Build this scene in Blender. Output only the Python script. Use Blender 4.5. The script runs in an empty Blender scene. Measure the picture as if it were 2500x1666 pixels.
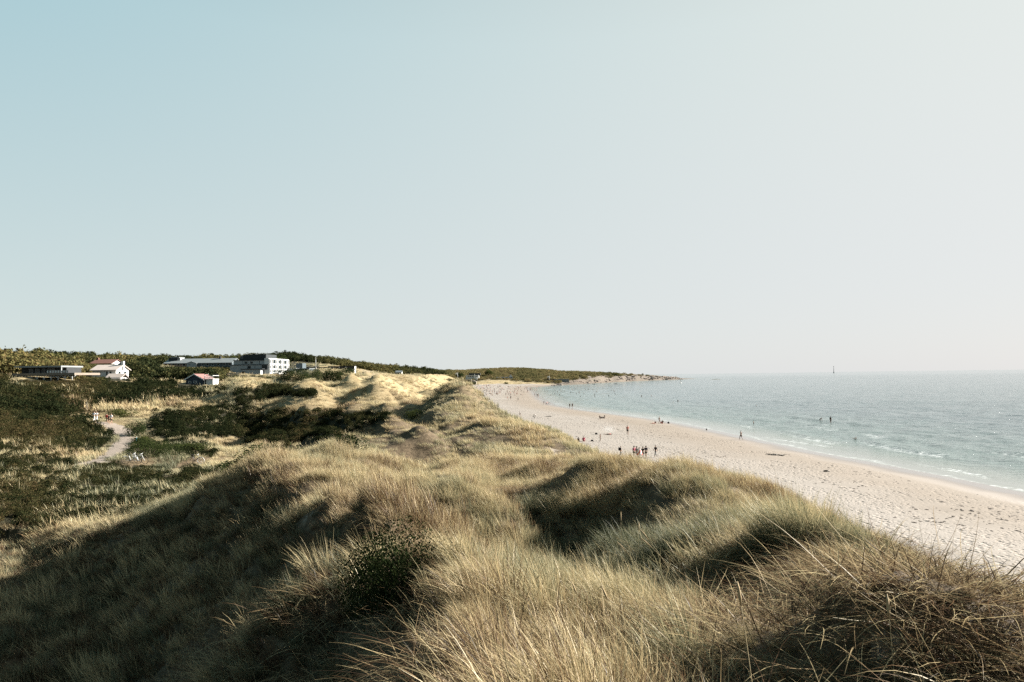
import bpy, bmesh, math, random
import numpy as np
from mathutils import Vector, Matrix

# ------------------------------------------------------------------ camera, sky, sun, exposure
SC = bpy.context.scene
COL = SC.collection
R = math.radians
SUN_EL, SUN_AZ = R(25.0), R(72.0)          # azimuth clockwise from the view direction (+Y)
FPX = 1640.0                               # focal length in pixels of the 2500 px wide photograph
CAMZ = 13.0
PITCH, ROLL = R(2.95), R(0.78)

F_ = np.array([0, math.cos(PITCH), math.sin(PITCH)])
U0 = np.array([0, -math.sin(PITCH), math.cos(PITCH)])
R0 = np.array([1.0, 0, 0])
U_ = U0 * math.cos(ROLL) + R0 * math.sin(ROLL)
R_ = R0 * math.cos(ROLL) - U0 * math.sin(ROLL)
cam_data = bpy.data.cameras.new('camera')
cam = bpy.data.objects.new('camera', cam_data)
COL.objects.link(cam)
cam.matrix_world = Matrix(((R_[0], U_[0], -F_[0], 0), (R_[1], U_[1], -F_[1], 0), (R_[2], U_[2], -F_[2], CAMZ), (0, 0, 0, 1)))
cam_data.sensor_width = 36.0
cam_data.lens = FPX / 2500.0 * 36.0
cam_data.clip_start = 0.1
cam_data.clip_end = 90000.0
SC.camera = cam

world = bpy.data.worlds.new('World')
SC.world = world
world.use_nodes = True
wn, wl = world.node_tree.nodes, world.node_tree.links
wn.clear()
w_out = wn.new('ShaderNodeOutputWorld')
w_bg = wn.new('ShaderNodeBackground')
w_sky = wn.new('ShaderNodeTexSky')
w_sky.sky_type = 'NISHITA'
w_sky.sun_disc = False
w_sky.sun_elevation = SUN_EL
w_sky.sun_rotation = SUN_AZ
w_sky.altitude = 0.0
w_sky.air_density = 1.0
w_sky.dust_density = 1.0
w_sky.ozone_density = 1.0
w_bg.inputs['Strength'].default_value = 0.05
EXPOSURE = 2.4
# the Nishita sky seen through summer haze: a pale veil, thickest low down and towards the sun, thinning upwards all round
def _wm(op, a, b=None):
    nd = wn.new('ShaderNodeVectorMath'); nd.operation = op
    for i, q in enumerate((a, b)):
        if q is None: continue
        if isinstance(q, tuple): nd.inputs[i].default_value = q
        else: wl.new(q, nd.inputs[i])
    return nd
def _ws(op, a, b=0.0):
    nd = wn.new('ShaderNodeMath'); nd.operation = op
    for i, q in enumerate((a, b)):
        if isinstance(q, (int, float)): nd.inputs[i].default_value = q
        else: wl.new(q, nd.inputs[i])
    return nd.outputs[0]
w_dir = wn.new('ShaderNodeTexCoord').outputs['Generated']
w_z = _ws('MAXIMUM', _wm('DOT_PRODUCT', w_dir, (0, 0, 1)).outputs['Value'], 0.0)
w_dt = _wm('DOT_PRODUCT', w_dir, (math.sin(SUN_AZ), math.cos(SUN_AZ), 0)).outputs['Value']
w_zd = _ws('MULTIPLY', w_z, w_dt)
w_hi = _ws('MAXIMUM', _ws('SUBTRACT', w_z, 0.45), 0.0)
def _rgb(c, f):
    nd = wn.new('ShaderNodeVectorMath'); nd.operation = 'SCALE'; nd.inputs[0].default_value = c; wl.new(f, nd.inputs['Scale'])
    return nd.outputs[0]
_v = _wm('ADD', _rgb((-0.3964, -0.1715, -0.0901), w_z), (0.676, 0.7231, 0.7137)).outputs[0]
_v = _wm('ADD', _v, _rgb((0.5832, 0.3757, 0.1477), w_zd)).outputs[0]
_v = _wm('ADD', _v, _rgb((0.0615, 0.0149, 0.0382), w_dt)).outputs[0]
_v = _wm('ADD', _v, _rgb((-0.30, -0.45, -0.45), w_hi)).outputs[0]
_v = _wm('MAXIMUM', _v, (0.05, 0.10, 0.14)).outputs[0]
_v = _wm('ADD', _v, _wm('MULTIPLY', w_sky.outputs[0], (0.008, 0.008, 0.008)).outputs[0]).outputs[0]
_k = 1.0 / (2 ** EXPOSURE * 0.05)
_v = _wm('MULTIPLY', _v, (_k, _k, _k)).outputs[0]
wl.new(_v, w_bg.inputs['Color'])
wl.new(w_bg.outputs[0], w_out.inputs['Surface'])

sun_data = bpy.data.lights.new('sun', 'SUN')
sun_data.energy = 5.0
sun_data.angle = R(0.5)
sun_data.color = (1.0, 0.95, 0.875)
sun = bpy.data.objects.new('sun', sun_data)
COL.objects.link(sun)
SUND = np.array([math.sin(SUN_AZ) * math.cos(SUN_EL), math.cos(SUN_AZ) * math.cos(SUN_EL), math.sin(SUN_EL)])
sun.rotation_euler = Vector(-SUND).to_track_quat('-Z', 'Y').to_euler()
sun.location = (40, 20, 60)

SC.render.engine = 'CYCLES'
SC.cycles.sample_clamp_indirect = 4.0
SC.cycles.sample_clamp_direct = 8.0
SC.cycles.use_denoising = False          # keep the grain: the denoiser smears the grass
SC.view_settings.view_transform = 'Standard'
SC.view_settings.look = 'None'
SC.view_settings.gamma = 1.0
SC.view_settings.use_curve_mapping = False
SC.view_settings.exposure = EXPOSURE

rng = np.random.default_rng(7)
random.seed(7)

# ------------------------------------------------------------------ camera maths used to measure the place
def ray(u, v):
    d = R_ * ((u - 1250.0) / FPX) + U_ * ((833.0 - v) / FPX) + F_
    return d / math.hypot(d[0], d[1])
def at(u, v, r):
    """the point seen at photo pixel (u, v) at horizontal distance r"""
    d = ray(u, v)
    return np.array([d[0] * r, d[1] * r, CAMZ + d[2] * r])
def proj(x, y, z):
    p = np.stack([x, y, z - CAMZ], -1)
    zc = p @ F_
    zc = np.where(zc < 0.05, 0.05, zc)
    return 1250 + FPX * (p @ R_) / zc, 833 - FPX * (p @ U_) / zc, zc

# ------------------------------------------------------------------ numpy noise
def _hash(ix, iy, seed):
    n = (ix.astype(np.int64) * 374761393 + iy.astype(np.int64) * 668265263 + seed * 1442695041) & 0x7fffffff
    n = ((n ^ (n >> 13)) * 1274126177) & 0x7fffffff
    n = ((n ^ (n >> 16)) * 668265263) & 0x7fffffff
    return (n & 0xffff) / 65535.0
def vnoise(x, y, seed=0):
    ix, iy = np.floor(x), np.floor(y)
    fx, fy = x - ix, y - iy
    fx = fx * fx * fx * (fx * (fx * 6 - 15) + 10); fy = fy * fy * fy * (fy * (fy * 6 - 15) + 10)
    a, b = _hash(ix, iy, seed), _hash(ix + 1, iy, seed)
    c, d = _hash(ix, iy + 1, seed), _hash(ix + 1, iy + 1, seed)
    return (a + (b - a) * fx) * (1 - fy) + (c + (d - c) * fx) * fy
def fbm(x, y, seed=0, octv=4):
    s, a, t = 0, 1.0, 0
    for k in range(octv):
        s = s + a * vnoise(x * 2 ** k + 17.3 * k, y * 2 ** k - 9.1 * k, seed + k)
        t += a; a *= 0.5
    return s / t
def sstep(a, b, x):
    t = np.clip((x - a) / (b - a), 0, 1)
    return t * t * (3 - 2 * t)
def signed_poly(px, py, poly):
    """distance to an open polyline, positive on its left side"""
    best = np.full(px.shape, 1e9); sg = np.ones(px.shape)
    for (x0, y0), (x1, y1) in zip(poly[:-1], poly[1:]):
        dx, dy = x1 - x0, y1 - y0
        L = dx * dx + dy * dy
        t = np.clip(((px - x0) * dx + (py - y0) * dy) / L, 0, 1)
        ex, ey = px - x0 - t * dx, py - y0 - t * dy
        d = np.hypot(ex, ey)
        cr = dx * (py - y0) - dy * (px - x0)
        m = d < best - 1e-9
        best = np.where(m, d, best); sg = np.where(m, np.sign(cr + 1e-12), sg)
    return best * sg
def inpoly(u, v, poly):
    ins = np.zeros(u.shape, bool)
    n = len(poly)
    for i in range(n):
        x0, y0 = poly[i]; x1, y1 = poly[(i + 1) % n]
        if y0 == y1: continue
        c = ((y0 > v) != (y1 > v)) & (u < (x1 - x0) * (v - y0) / (y1 - y0) + x0)
        ins ^= c
    return ins

# ------------------------------------------------------------------ the lie of the land
def sea_pt(u, v):
    d = ray(u, v); r = -CAMZ / d[2]
    return (d[0] * r, d[1] * r)
shore_px = [(2386, 1178), (2200, 1142), (2000, 1105), (1900, 1084), (1800, 1062), (1700, 1041), (1600, 1024), (1500, 1011),
            (1420, 1001), (1360, 990), (1330, 975), (1316, 965), (1306, 956), (1296, 949), (1300, 946.5), (1345, 942.6), (1400, 938.5),
            (1460, 935.5), (1530, 931.6), (1600, 928.8), (1640, 927.6), (1666, 926.6)]
shore = [(60.0, -120.0), (57.0, 10.0)] + [sea_pt(*p) for p in shore_px] + [(430, 1560), (380, 1680), (200, 1800), (-1200, 2400), (-9000, 4000)]
edge_pts = [(-1, -120), (4.0, -30), (4.9, 0), (5.2, 7), (7.0, 13), (8.8, 24), (9.2, 33), (9.0, 42), (7.6, 47), (4.2, 58), (3.2, 72), (0.6, 100),
            (-10.5, 145), (-26, 225), (-46, 330), (-64, 430), (-80, 560), (-96, 690), (-74, 800), (-30, 868), (20, 880), (60, 905), (120, 985),
            (205, 1120), (300, 1300), (340, 1395), (360, 1480), (330, 1600), (150, 1720), (-1200, 2300), (-9000, 3900)]

# (u, v, distance): the ground as measured in the photograph
CP = [
 (1150,1590,4.4),(1300,1590,4.1),(1500,1590,3.9),(1700,1590,3.6),(2000,1590,3.3),(2386,1590,3.4),(2500,1500,4.5),
 (1200,1470,6.6),(1400,1430,8.0),(1250,1400,10),(1000,1310,13.5),(1150,1312,20.6),
 (760,1130,36),(900,1108,42),(1000,1150,38),(1000,1230,24),(1200,1180,33),(1150,1130,45),(1200,1240,24.5),(1100,1255,21.5),(1240,1268,22),(1350,1215,27),(1440,1178,31),
 (1300,1335,24.0),(1400,1325,22.5),(1480,1300,22.5),(1570,1185,23.5),(1600,1155,31),(1640,1290,15),(1560,1330,15.5),(1200,1345,15.5),(1300,1390,13),(1450,1400,11.5),
 (1700,1420,6.6),(2100,1420,5.6),(2100,1340,8.2),(1900,1300,10.5),(1750,1245,16.5),(2386,1450,7.2),(2250,1375,9.5),(2130,1310,13),(1980,1262,17),(1840,1198,25),(1700,1158,33),(1600,1146,42),(1500,1130,46),(1420,1112,52),(1360,1100,57),(1330,1070,74),(1250,1025,104),(1290,1050,88),
 (560,1178,46),(490,1133,70),(330,1135,69),(200,1250,46),(400,1212,48),(114,1200,53),(0,1200,52),(0,1330,40),(262,1120,76),(290,1085,93),(270,1037,120),(232,1030,142),(150,1060,95),(150,1120,73),(30,1060,93),
 (150,985,150),(300,985,160),(300,950,192),(0,985,145),(430,1010,125),(400,1060,98),(450,1092,82),
 (600,985,136),(520,1000,135),(700,1005,128),(600,1062,115),(700,1072,98),(700,1105,79),(800,1090,76),(850,1065,92),(900,1000,132),(960,1010,112),(950,1080,76),(1000,1030,92),(1130,1024,86),(1060,1050,78),(1070,1150,53),(1150,1112,59),(1200,1052,79),(1210,1100,61),(1280,1082,63),(1000,1118,58),
 (1000,1000,142),(1130,992,140),(1180,992,143),(1060,960,230),(1110,961,228),(1000,968,195),(900,960,222),(760,960,205),(620,966,205),(640,938,238),(520,955,200),(850,930,335),(1000,935,335),(880,914,430),(1030,916,510),(1085,926,610),(1060,935,420),(740,935,300),(960,945,280),
 (420,980,168),(480,955,195),(485,937,216),(265,925,252),(150,933,205),(0,930,200),(114,950,180),
 (400,925,262),(560,925,290),(640,917,368),(480,905,395),(740,913,360),(850,910,380),(700,908,420),
 (0,883,430),(150,885,425),(260,888,450),(400,882,600),(560,882,640),(690,874,650),(760,879,650),(870,893,700),(940,902,720),(1000,907,740),(1080,914,850),(1160,915,1050),(1200,914,1000),(1240,912.5,1010),(1330,912,1060),(1420,914,1110),(1500,918,1170),(1580,919.5,1270),(1640,922.5,1360),(1130,930,900),(1210,926,890),(1250,928,900),(1330,925,960),(1390,924,1000),(970,912,600),
]
# the ridge on which the photographer stands: lit plateau to its right, slope in shade to its left
RIDGE = [(2.6,-14,10.0),(0.3,-4,11.1),(0.05,0,11.35),(-0.1,4,11.2),(-0.75,9,10.6),(-2.6,14,10.0),(-6.4,21,9.1),(-11.0,28.5,8.45),(-15.0,32.0,7.3),(-19.0,34.3,6.0),(-25.0,36.5,4.9),(-40,39,4.4)]
CPW = [(x, y, z + _gh0) for x, y, z in RIDGE for _gh0 in (0.3,)] + [(0.9,0,11.3),(1.2,-6,11.0),(-9,-4,4.9),(-11,4,4.6),(-13,10,4.5),(-16,16,4.4),(-20,22,4.4),(-26,26,4.4),(-10,-12,5.2),(-36,30,4.4),(3,-4,11.2),(-30,10,4.4),(-30,-30,4.5),(3,-40,9),(-60,30,4.8),(-140,20,9),(-140,-60,9),(-300,100,20),(-50,-140,7),(4,3,11.4),(8,8,10.4),(11,13,9.8),(13,24,8.8),(13.5,40,7.6),(8.5,58,6.9),(5,100,6.3),(-500,200,30),(-420,420,30),(-600,700,34),(-300,1000,32),(-100,1300,22),(100,1350,18),(-700,1500,30),(-250,750,35),(6,-4,10.6),(11,0,9.6)]
ctrl = np.array([list(at(*p)) for p in CP] + [list(p) for p in CPW])
def warp(x, y):
    r = np.hypot(x, y) + 1e-9
    k = np.log1p(r / 3.0) / r
    return np.stack([x * k, y * k], -1)
def _tps(d2):
    return 0.5 * d2 * np.log(d2 + 1e-9)
cq = warp(ctrl[:, 0], ctrl[:, 1])
n_c = len(ctrl)
_A = np.zeros((n_c + 3, n_c + 3))
_A[:n_c, :n_c] = _tps(((cq[:, None] - cq[None]) ** 2).sum(-1)) + np.eye(n_c) * 2e-4
_A[:n_c, n_c] = 1; _A[:n_c, n_c + 1:] = cq
_A[n_c:, :n_c] = _A[:n_c, n_c:].T
def _gh(r): return 0.42 * (1 - sstep(20, 60, r)) + 0.3 * sstep(20, 60, r) * (1 - sstep(150, 400, r))
_w = np.linalg.solve(_A, np.concatenate([ctrl[:, 2] - _gh(np.hypot(ctrl[:, 0], ctrl[:, 1])), np.zeros(3)]))
def rbf(x, y):
    sh = x.shape
    q = warp(x.ravel(), y.ravel())
    out = np.empty(len(q))
    for i in range(0, len(q), 20000):
        k = q[i:i + 20000]
        d2 = (k[:, :1] - cq[None, :, 0]) ** 2 + (k[:, 1:] - cq[None, :, 1]) ** 2
        out[i:i + 20000] = _tps(d2) @ _w[:n_c] + _w[n_c] + k @ _w[n_c + 1:]
    return out.reshape(sh)

SX, SY = math.sin(SUN_AZ), math.cos(SUN_AZ)
# slip-faced dunes: crest point (u, v, distance), length across, length of the long side, height
DUNES = [
 (640,1158,30,5,7,1.0),(520,1195,33,4,6,0.8),(1420,1190,29,2.8,4,1.0),(1330,1222,27,2.6,4,0.9),(1130,1250,22,2.2,3,0.9),(1590,1180,22,2.8,3.5,1.4),
 (2310,1475,5.3,1.2,0.9,0.6),(2080,1510,4.6,0.9,0.8,0.4),(2200,1410,7.0,1.5,1.3,0.4),(1905,1330,9.5,1.5,1.6,0.6),
 (1100,1030,85,8,7,3.0),(1205,1084,66,6,6,2.4),(1010,1030,96,4,8,0.8),
 (600,983,138,12,16,3.6),(480,1003,130,9,14,2.6),(760,1003,128,10,14,3.2),(900,1003,124,9,14,3.6),(700,1010,122,10,12,2.4),
 (650,946,212,16,18,4.2),(590,952,205,12,14,3.0),(720,952,206,10,16,3.0),(740,965,190,8,16,3.6),(830,965,196,9,14,2.8),(890,972,180,8,14,2.6),(680,985,160,6,10,1.4),
 (920,935,300,14,16,3.6),(960,948,262,14,18,3.4),(860,940,300,10,16,1.8),(900,920,400,14,20,2.6),(990,985,160,6,8,1.2),(1040,1000,135,5,8,0.9),(1080,985,155,6,10,1.0),
 (500,962,186,9,14,1.6),(430,985,160,8,12,1.2),(330,978,170,9,12,1.2),(300,1008,140,6,9,1.0),(180,1030,112,10,14,1.2),(410,1030,116,7,9,1.0),
 (850,1050,100,5,8,0.9),(1180,1010,112,5,7,0.9),(950,1000,138,6,10,1.0),(1230,1045,88,3.5,6,0.7),
]
DUW = [(at(u, v, r), lb, la, h) for u, v, r, lb, la, h in DUNES]
_g = np.random.default_rng(2024)
for _ in range(150):                        # the broken dune field behind the first crest
    _r = 58 * (330 / 58) ** _g.random(); _a = R(-26 + 23.5 * _g.random()); _h = (0.6 + 2.1 * _g.random() ** 1.5) * (0.6 + 0.5 * min(1, _r / 160))
    _lb = (2.0 + 5.0 * _g.random()) * (0.6 + 0.6 * min(1.5, _r / 150))
    if _a < R(-17) and _r < 95: continue
    DUW.append((np.array([_r * math.sin(_a), _r * math.cos(_a), 0]), _lb, _lb * (1.1 + 0.6 * _g.random()), _h))
for _ in range(26):                        # slumped sods on the shaded slope
    _r = 8 + 22 * _g.random(); _a = R(-42 + 26 * _g.random()); _h = 0.3 + 0.5 * _g.random()
    _lb = 0.7 + 1.2 * _g.random()
    DUW.append((np.array([_r * math.sin(_a), _r * math.cos(_a), 0]), _lb, _lb * 1.3, _h))
for _ in range(46):                        # tussocky knolls on the near plateau
    _r = 12 + 38 * _g.random(); _a = R(-17 + 30 * _g.random()); _h = 0.25 + 0.45 * _g.random()
    _lb = 0.7 + 1.3 * _g.random()
    if 18 < _r < 29 and R(0) < _a < R(13) or (_r > 33 and _a > R(4)): continue
    DUW.append((np.array([_r * math.sin(_a), _r * math.cos(_a), 0]), _lb, _lb * 1.4, _h))
# wind-scoured hollows in the near dune: (u, v, distance), radius, depth
PITS = [(at(2105, 1440, 6.2), 0.75, 0.6), (at(2235, 1575, 3.9), 0.32, 0.32), (at(1905, 1345, 9.0), 0.8, 0.45), (at(1680, 1340, 11.5), 0.8, 0.4), (at(1240, 1450, 8.6), 0.5, 0.25), (at(960, 1240, 24), 1.2, 0.45), (at(1160, 1235, 25), 1.2, 0.5)]
def height_raw(x, y):
    r = np.hypot(x, y)
    z = rbf(x, y)
    # slope in shade left of the ridge
    rd = signed_poly(x, y, [(q[0], q[1]) for q in RIDGE])
    m_ = (rd > 0) & (r < 60)
    tq = np.interp(np.clip(y, -14, 39), [q[1] for q in RIDGE], [q[2] for q in RIDGE])
    plane = np.maximum(tq - 0.25 - 0.80 * rd, 4.2 + 0.02 * rd)
    z = np.where(m_, np.minimum(z, plane), z)
    for (p, lb, la, h) in DUW:
        wob = (vnoise(x / (lb * 0.6) + p[0], y / (lb * 0.6), 5) - 0.5) * lb * 0.35
        a = (x - p[0]) * SX + (y - p[1]) * SY + wob
        b = -(x - p[0]) * SY + (y - p[1]) * SX
        lee = h / 0.8
        prof = np.where(a > 0, np.exp(-(a / la) ** 2), 1 - sstep(0, lee * 1.5, -a) * 1.0)
        z = z + (h * 0.75) * prof * np.exp(-(b / lb) ** 2) - h * 0.3 * np.exp(-((a + lee * 1.4) / (lee * 1.1)) ** 2 - (b / lb) ** 2)
    for (p, pr_, dp) in PITS:
        z = z - dp * np.exp(-(np.hypot(x - p[0], y - p[1]) / pr_) ** 4)
    # dune hummocks, larger further off where the field opens out
    hm = sstep(25, 130, r) * (1 - 0.6 * sstep(500, 1200, r))
    rot = x * SX + y * SY, -x * SY + y * SX
    n1 = 1 - np.abs(2 * fbm(rot[0] / 19 + 3.1, rot[1] / 30, 11, 3) - 1)
    z = z + hm * 2.0 * (n1 - 0.72)
    n2 = fbm(x / 6.5, y / 6.5, 21, 3) - 0.5
    z = z + n2 * (0.35 + 0.7 * sstep(15, 70, r)) * sstep(1, 6, r)
    n3 = fbm(x / 1.4, y / 1.4, 31, 2) - 0.5
    z = z + n3 * 0.26 * (1 - sstep(60, 120, r))
    z = z + (fbm(x / 0.33, y / 0.33, 35, 3) - 0.5) * 0.14 * (1 - sstep(9, 20, r))
    sd = signed_poly(x, y, shore)                    # inland positive
    ed = -signed_poly(x, y, edge_pts)                # seaward of the dune edge positive
    ed = ed + (vnoise(x / 7, y / 7, 41) - 0.5) * 4 * sstep(15, 40, r) + (vnoise(x / 2.2, y / 2.2, 43) - 0.5) * 1.2
    z = z - 1.6 * sstep(-28, -2, ed) * sstep(90, 150, r) * (1 - sstep(450, 600, y))
    ed = np.where(y > 880, np.maximum(ed, 13 - sd + (vnoise(x / 15, y / 15, 45) - 0.5) * 10), ed)
    bz = np.where(sd > 0, 1.9 * (1 - np.exp(-sd / 26.0)) + 0.012 * np.clip(sd - 20, 0, 400) * sstep(350, 700, r), np.maximum(0.06 * sd, -3.0))
    bz = bz + (fbm(x / 5.0, y / 2.5, 51, 3) - 0.5) * 0.16 * sstep(2, 14, sd)
    L = 11.0 + 30 * sstep(300, 700, y) - 22 * sstep(880, 1000, y)
    k = 1 - sstep(-0.5, L, ed)
    # bare rock on the headland
    hd = sstep(1150, 1280, y) * sstep(90, 190, x)
    z = z + hd * (np.abs(fbm(x / 14, y / 14, 61, 3) - 0.5) * 7 - 1.2)
    zz = bz + np.maximum(z - bz, 0.0) * k
    return zz, sd, ed, k

az = np.concatenate([np.arange(-180, -47, 5.0), np.arange(-47, 47.01, 0.145), np.arange(50, 180, 5.0), [180.0]])
rr = [0.5]
while rr[-1] < 4200:
    q = rr[-1]
    rr.append(q * (1.024 if q < 20 else 1.0095 if q < 320 else 1.02))
rr = np.array(rr)
AZ, RR = np.meshgrid(np.radians(az), rr, indexing='ij')
GX, GY = RR * np.sin(AZ), RR * np.cos(AZ)
GZ, GSD, GED, GK = height_raw(GX, GY)
lrr = np.log(rr)
def grid_lookup(G, x, y):
    a = np.degrees(np.arctan2(x, y)); r = np.log(np.clip(np.hypot(x, y), rr[0], rr[-1] * 0.999))
    ia = np.interp(a, az, np.arange(len(az))); ir = np.interp(r, lrr, np.arange(len(rr)))
    i0 = np.clip(ia.astype(int), 0, len(az) - 2); j0 = np.clip(ir.astype(int), 0, len(rr) - 2)
    fa, fr = ia - i0, ir - j0
    return (G[i0, j0] * (1 - fa) * (1 - fr) + G[i0 + 1, j0] * fa * (1 - fr) + G[i0, j0 + 1] * (1 - fa) * fr + G[i0 + 1, j0 + 1] * fa * fr)
def H(x, y):
    return grid_lookup(GZ, np.asarray(x, float), np.asarray(y, float))
def ground(u, v, rmin=2.0, water=True, sand=False):
    """first point of the land (or the sea) along the line of sight through photo pixel (u, v)"""
    d = ray(u, v)
    t = np.geomspace(rmin, 4000, 3000)
    x, y, z = d[0] * t, d[1] * t, CAMZ + d[2] * t
    h = H(x, y)
    if water: h = np.maximum(h, 0.0)
    hit = np.nonzero((z <= h) & (grid_lookup(GK, x, y) < 0.12))[0] if sand else np.nonzero(z <= h)[0]
    if len(hit) == 0:
        return None
    i = hit[0]
    if i == 0: return np.array([x[0], y[0], h[0]])
    a0, a1 = z[i - 1] - h[i - 1], z[i] - h[i]
    f = float(np.clip(a0 / (a0 - a1 + 1e-12), 0, 1))
    X, Y = x[i - 1] + f * (x[i] - x[i - 1]), y[i - 1] + f * (y[i] - y[i - 1])
    return np.array([X, Y, max(float(H(X, Y)), 0.0) if water else float(H(X, Y))])

# where things grow, as areas traced on the ground
P_SCRUB = [
 [(-60,1222),(330,1180),(480,1140),(530,1172),(390,1235),(210,1285),(-60,1335)],
 [(-60,925),(114,925),(200,930),(320,935),(450,938),(540,948),(560,958),(480,970),(400,978),(340,985),(280,992),(230,1004),(190,1014),(-60,1022)],
 [(-60,1022),(190,1028),(262,1045),(282,1068),(262,1088),(225,1106),(-60,1112)],
 [(-60,1112),(222,1122),(300,1140),(390,1152),(350,1185),(210,1220),(-60,1225)],
 [(385,1022),(450,1003),(540,986),(620,986),(660,1003),(720,1010),(800,1003),(880,1008),(965,1006),(900,1040),(850,1066),(790,1078),(740,1092),(650,1086),(560,1070),(420,1064),(370,1058),(345,1046)],
 [(312,1086),(380,1080),(450,1085),(530,1090),(500,1104),(390,1112),(300,1112)],
 [(570,960),(620,947),(700,944),(765,958),(752,978),(690,966),(600,986),(560,986)],
]
P_SAND = [
 [(1720,1450),(1850,1405),(1940,1430),(1960,1500),(1880,1520),(1760,1550)], [(2150,1545),(2210,1520),(2230,1570),(2180,1610),(2130,1600)],
 [(1310,1140),(1350,1112),(1366,1118),(1345,1155)], [(1210,1262),(1250,1262),(1250,1285),(1215,1280)],
 [(1120,1600),(1200,1530),(1330,1430),(1400,1360),(1450,1380),(1380,1440),(1260,1530),(1180,1600)],
 [(1650,1215),(1680,1210),(1685,1235),(1660,1240)], [(1310,1085),(1370,1080),(1400,1110),(1350,1112)], [(740,1255),(800,1255),(800,1275),(740,1275)],
 [(880,910),(905,905),(960,915),(900,935),(880,935)], [(1090,1150),(1040,1160),(1050,1170),(1090,1165)],
]
def classify(x, y, z, soft=False):
    """0 marram, 1 scrub, 2 bare sand, plus a raggedness so borders are uneven"""
    r = np.hypot(x, y)
    u, v, _ = proj(x, y, z)
    qa, qr = np.arctan2(x, y) / 0.022, np.log(r + 1e-6) / 0.05
    j = fbm(qa, qr, 71, 4) - 0.5
    j2 = fbm(qa + 40, qr, 75, 4) - 0.5
    sc = np.zeros(x.shape, bool); sa = np.zeros(x.shape, bool)
    amp = np.clip((v - 905) * 0.35, 4, 60)
    for p in P_SCRUB: sc |= inpoly(u + j * amp * 1.6, v + j2 * amp * 0.7, p)
    for p in P_SAND: sa |= inpoly(u + j * 90, v + j2 * 70, p)
    if soft:
        j3 = fbm(qa * 3 + 9, qr * 3, 78, 3) - 0.5; j4 = fbm(qa * 3 + 29, qr * 3, 79, 3) - 0.5
        sa = sum(sum(inpoly(u + j * 90 + j3 * 60 + du, v + j2 * 70 + j4 * 50 + dv, p).astype(float) for du in (-16, 0, 16) for dv in (-12, 0, 12)) / 9.0 for p in P_SAND)
    return u, v, sc, sa

# ------------------------------------------------------------------ path through the hollow
path_px = [(200,1140,70),(262,1121,0),(288,1097,0),(314,1075,0),(305,1056,0),(281,1041,0),(266,1036,0),(236,1031,0),(200,1030,0)]
path_pts = []
for u, v, r in path_px:
    p = ground(u, v, 40)
    path_pts.append((p[0], p[1]))
_pp = np.array(path_pts)
_t = np.arange(len(_pp)); _tt = np.linspace(0, len(_pp) - 1, 90)
def _smooth(c):
    s = np.interp(_tt, _t, c)
    for _ in range(30): s[1:-1] = (s[:-2] + 2 * s[1:-1] + s[2:]) / 4
    return s
path_c = np.stack([_smooth(_pp[:, 0]), _smooth(_pp[:, 1])], -1)
PATH_W = 0.95
def path_dist(x, y):
    return np.abs(signed_poly(x, y, [tuple(p) for p in path_c[::3]]))
_near = (RR > 50) & (RR < 200) & (AZ < R(-20)) & (AZ > R(-47))
pd = np.full(GX.shape, 1e3); pd[_near] = path_dist(GX[_near], GY[_near])
# level the ground along the path so it can be seen from above
cz = H(path_c[:, 0], path_c[:, 1])
for _ in range(40): cz[1:-1] = (cz[:-2] + 2 * cz[1:-1] + cz[2:]) / 4
_i = np.nonzero(pd < 6)
_d = np.hypot(GX[_i][:, None] - path_c[None, :, 0], GY[_i][:, None] - path_c[None, :, 1])
_zt = cz[_d.argmin(1)]
_k = 1 - sstep(1.6, 5.0, pd[_i])
GZ[_i] = GZ[_i] * (1 - _k) + _zt * _k
GPD = pd

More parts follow.
